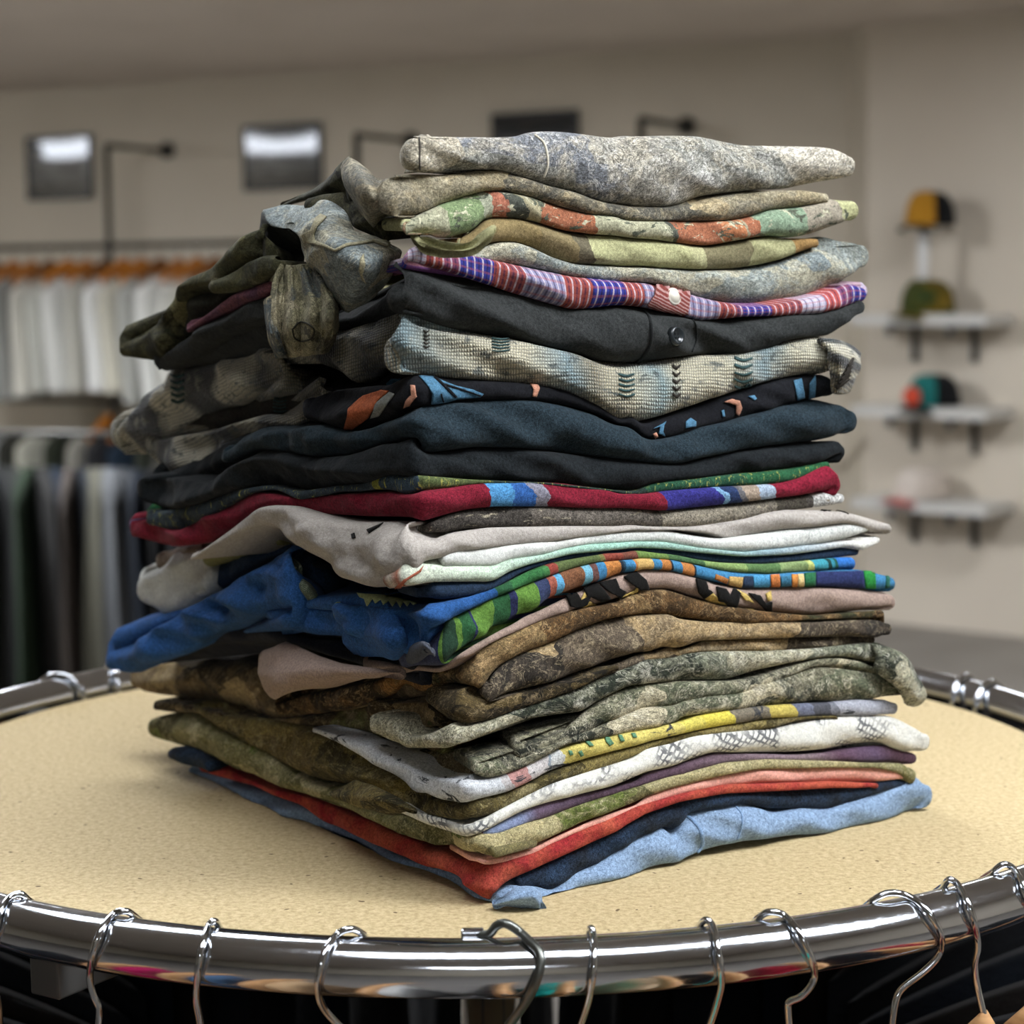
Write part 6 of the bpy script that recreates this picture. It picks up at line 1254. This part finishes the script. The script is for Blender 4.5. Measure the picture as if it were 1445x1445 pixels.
# shelves with caps on the right
SN = np.array([WC[1]-WD[1], WD[0]-WC[0]]); SN = -SN/np.linalg.norm(SN); sd = np.array(WD)-np.array(WC); sd /= np.linalg.norm(sd)
if SN[1] > 0: SN = -SN
s3 = (sd[0], sd[1], 0); sn3 = (SN[0], SN[1], 0)
def onshelf(x, y, off=0.): return plane_hit(x, y, np.array(WC)+SN*off, SN)
m_shelf = plain('shelf_white', '#b9b7b1', .5)
SD = .28
for k, (y, lb) in enumerate(((452, 'white wall shelf, topmost of three, carrying the green and yellow cap'), (584, 'white wall shelf, middle of three, carrying the black cap with an orange-red patch'), (718, 'white wall shelf, lowest of three, carrying the whitish cap'))):
    a = onshelf(1200, y, SD); b = onshelf(1392, y, SD); c = (a+b)/2; L = np.linalg.norm((b-a)[:2]); z = onshelf(1320, y, SD)[2]
    e = empty('wall_shelf', (c[0], c[1], z)); tag(e, lb, 'shelf', 'cap shelves on the right wall')
    bm = bmesh.new(); box(bm, -np.array(sn3)*SD/2, (L, SD, .05), (s3, sn3, (0, 0, 1)), .004); link('shelf_board', bm_mesh('shelf_board', bm), m_shelf, e)
    for x in (1272, 1357):
        q = onshelf(x, y, SD/2); d = q[:2]-c[:2]; q = np.array([d[0], d[1], 0]); q = np.array(s3)*np.dot(q, s3)-np.array(sn3)*SD/2
        bm = bmesh.new(); box(bm, q-np.array(sn3)*.0+np.array([0, 0, -.032]), (.03, SD-.03, .012), (s3, sn3, (0, 0, 1)))
        box(bm, q-np.array(sn3)*(SD/2-.012)+np.array([0, 0, -.11]), (.03, .012, .17), (s3, sn3, (0, 0, 1)))
        box(bm, q+np.array(sn3)*(SD/2-.03)+np.array([0, 0, -.05]), (.03, .012, .04), (s3, sn3, (0, 0, 1)))
        link('shelf_bracket', bm_mesh('shelf_bracket', bm), m_black_metal, e)
def cap(x, y, label, mat_c, mat_f, mat_b, yaw=0., w=.12, h=.13, zoff=None, button_m=None, flat=.0, tilt=0., trucker=False):
    """baseball cap: panelled crown, front panel, curved brim, top button"""
    p = onshelf(x, y, .16); e = empty('baseball_cap', p); tag(e, label, 'cap')
    e.rotation_euler = (tilt, 0, math.atan2(SN[1], SN[0])+yaw)     # local +x faces the room
    V = []; F = []; UVf = []; n = 36; m = 10
    for j in range(m+1):
        ph = j/m*math.pi/2
        for i in range(n):
            th = 2*math.pi*i/n; r = math.cos(ph)**.62; fr = max(0, math.cos(th))
            V.append((w*1.12*r*math.cos(th), w*.92*r*math.sin(th), h*math.sin(ph)**.85*(1+.12*fr*math.cos(ph))))
    front = []; rest = []
    for j in range(m):
        for i in range(n):
            f = (j*n+i, j*n+(i+1) % n, (j+1)*n+(i+1) % n, (j+1)*n+i)
            (front if (i < 5 or i >= n-5) and j < 8 else rest).append(f)
    me = mesh_np('crown', V, rest+front); me.materials.append(mat_c); me.materials.append(mat_c)
    o = bpy.data.objects.new('crown', me); COL.objects.link(o); o.parent = e
    used = sorted({q for f in front for q in f}); ix = {q: k for k, q in enumerate(used)}
    Vf = [tuple(np.array(V[q])*1.012+np.array([.0015, 0, .0])) for q in used]; me = mesh_np('front_panel', Vf, [tuple(ix[q] for q in f) for f in front]); link('front_panel', me, mat_f, e)
    V = []; F = []
    for s_ in (0, 1):
        for j in range(9):
            v = j/8
            for i in range(17):
                u = -1+2*i/16; L = .085*math.sqrt(max(0, 1-(abs(u))**2.6))
                xx = w*1.12*math.cos(u*.95)+L*v; yy = w*.92*math.sin(u*.95)*(1-.06*v); zz = .004-.022*u*u*(1-flat)-.012*v-.004*s_
                V.append((xx, yy, zz))
    for s_ in (0, 1):
        for j in range(8):
            for i in range(16): b = s_*153; q = (b+j*17+i, b+j*17+i+1, b+(j+1)*17+i+1, b+(j+1)*17+i); F.append(q if s_ == 0 else q[::-1])
    for i in range(16): F.append((8*17+i, 8*17+i+1, 153+8*17+i+1, 153+8*17+i))
    link('brim', mesh_np('brim', V, F), mat_b, e)
    bm = bmesh.new(); bmesh.ops.create_icosphere(bm, subdivisions=2, radius=.009, matrix=Matrix.Translation((0, 0, h)) @ Matrix.Diagonal((1, 1, .5, 1))); link('top_button', bm_mesh('top_button', bm, True), mat_c, e)
    return e
def cmat(n, c, c2=None, s=30): return fabric(n, c, .1, c2, s)
m_ck = cmat('cap_black', '#17181a'); m_cy = cmat('cap_yellow', '#b5801c'); m_cg = camo('cap_camo', ['#2f4a33', '#6b5f2a', '#3d4a2a', '#857030'], 9, 51, '#1e2a1c', '#8a7a3a', .3, .1)
# cap stand with the black and yellow cap
zt2 = onshelf(1300, 440, SD*.55)[2]
p = onshelf(1302, 440, SD*.68)
zs = [s.location.z for s in COL.objects if s.name.startswith('wall_shelf')]
ztop = max(zs)+.025
st = empty('cap_stand', (p[0], p[1], ztop)); tag(st, 'slim white post stand on the top shelf behind the green cap', 'stand')
hz = onshelf(1310, 318, SD*.68)[2]-ztop
tube_obj('post', [(0, 0, 0), (0, 0, hz+.02)], .024, m_frame_w, st, seg=16); tube_obj('base', [(0, 0, 0), (0, 0, .008)], .06, m_frame_w, st, seg=24)
e = cap(1322, 312, 'black cap with a golden yellow front panel, highest, set on the white post', m_ck, m_cy, m_ck, yaw=-.1, w=.112, h=.15); e.location = (p[0]+.03, p[1], ztop+hz+.0)
zs = sorted(set(round(z, 3) for z in zs), reverse=True)
e = cap(1310, 435, 'green and mustard camouflage cap on the top shelf', m_cg, m_cg, m_cg, yaw=-.3, w=.118, h=.15); e.location.z = zs[0]+.03
e = cap(1318, 570, 'black cap with an orange-red badge and teal panel on the middle shelf', m_ck, cmat('cap_teal', '#1d6a66'), m_ck, yaw=-.2, w=.118, h=.14); e.location.z = zs[1]+.03
bm = bmesh.new(); bmesh.ops.create_icosphere(bm, subdivisions=3, radius=.05, matrix=Matrix.Translation((.155, -.0, .045)) @ Matrix.Diagonal((.25, 1, .9, 1))); link('badge', bm_mesh('badge', bm, True), cmat('badge_red', '#c8452a'), e)
e = cap(1302, 703, 'whitish cap with a faded red brim on the lowest shelf', cmat('cap_white', '#c9bdb0'), cmat('cap_white_front', '#cfc4b8'), cmat('cap_red', '#b0605c'), yaw=-.5, w=.118, h=.13); e.location.z = zs[2]+.035
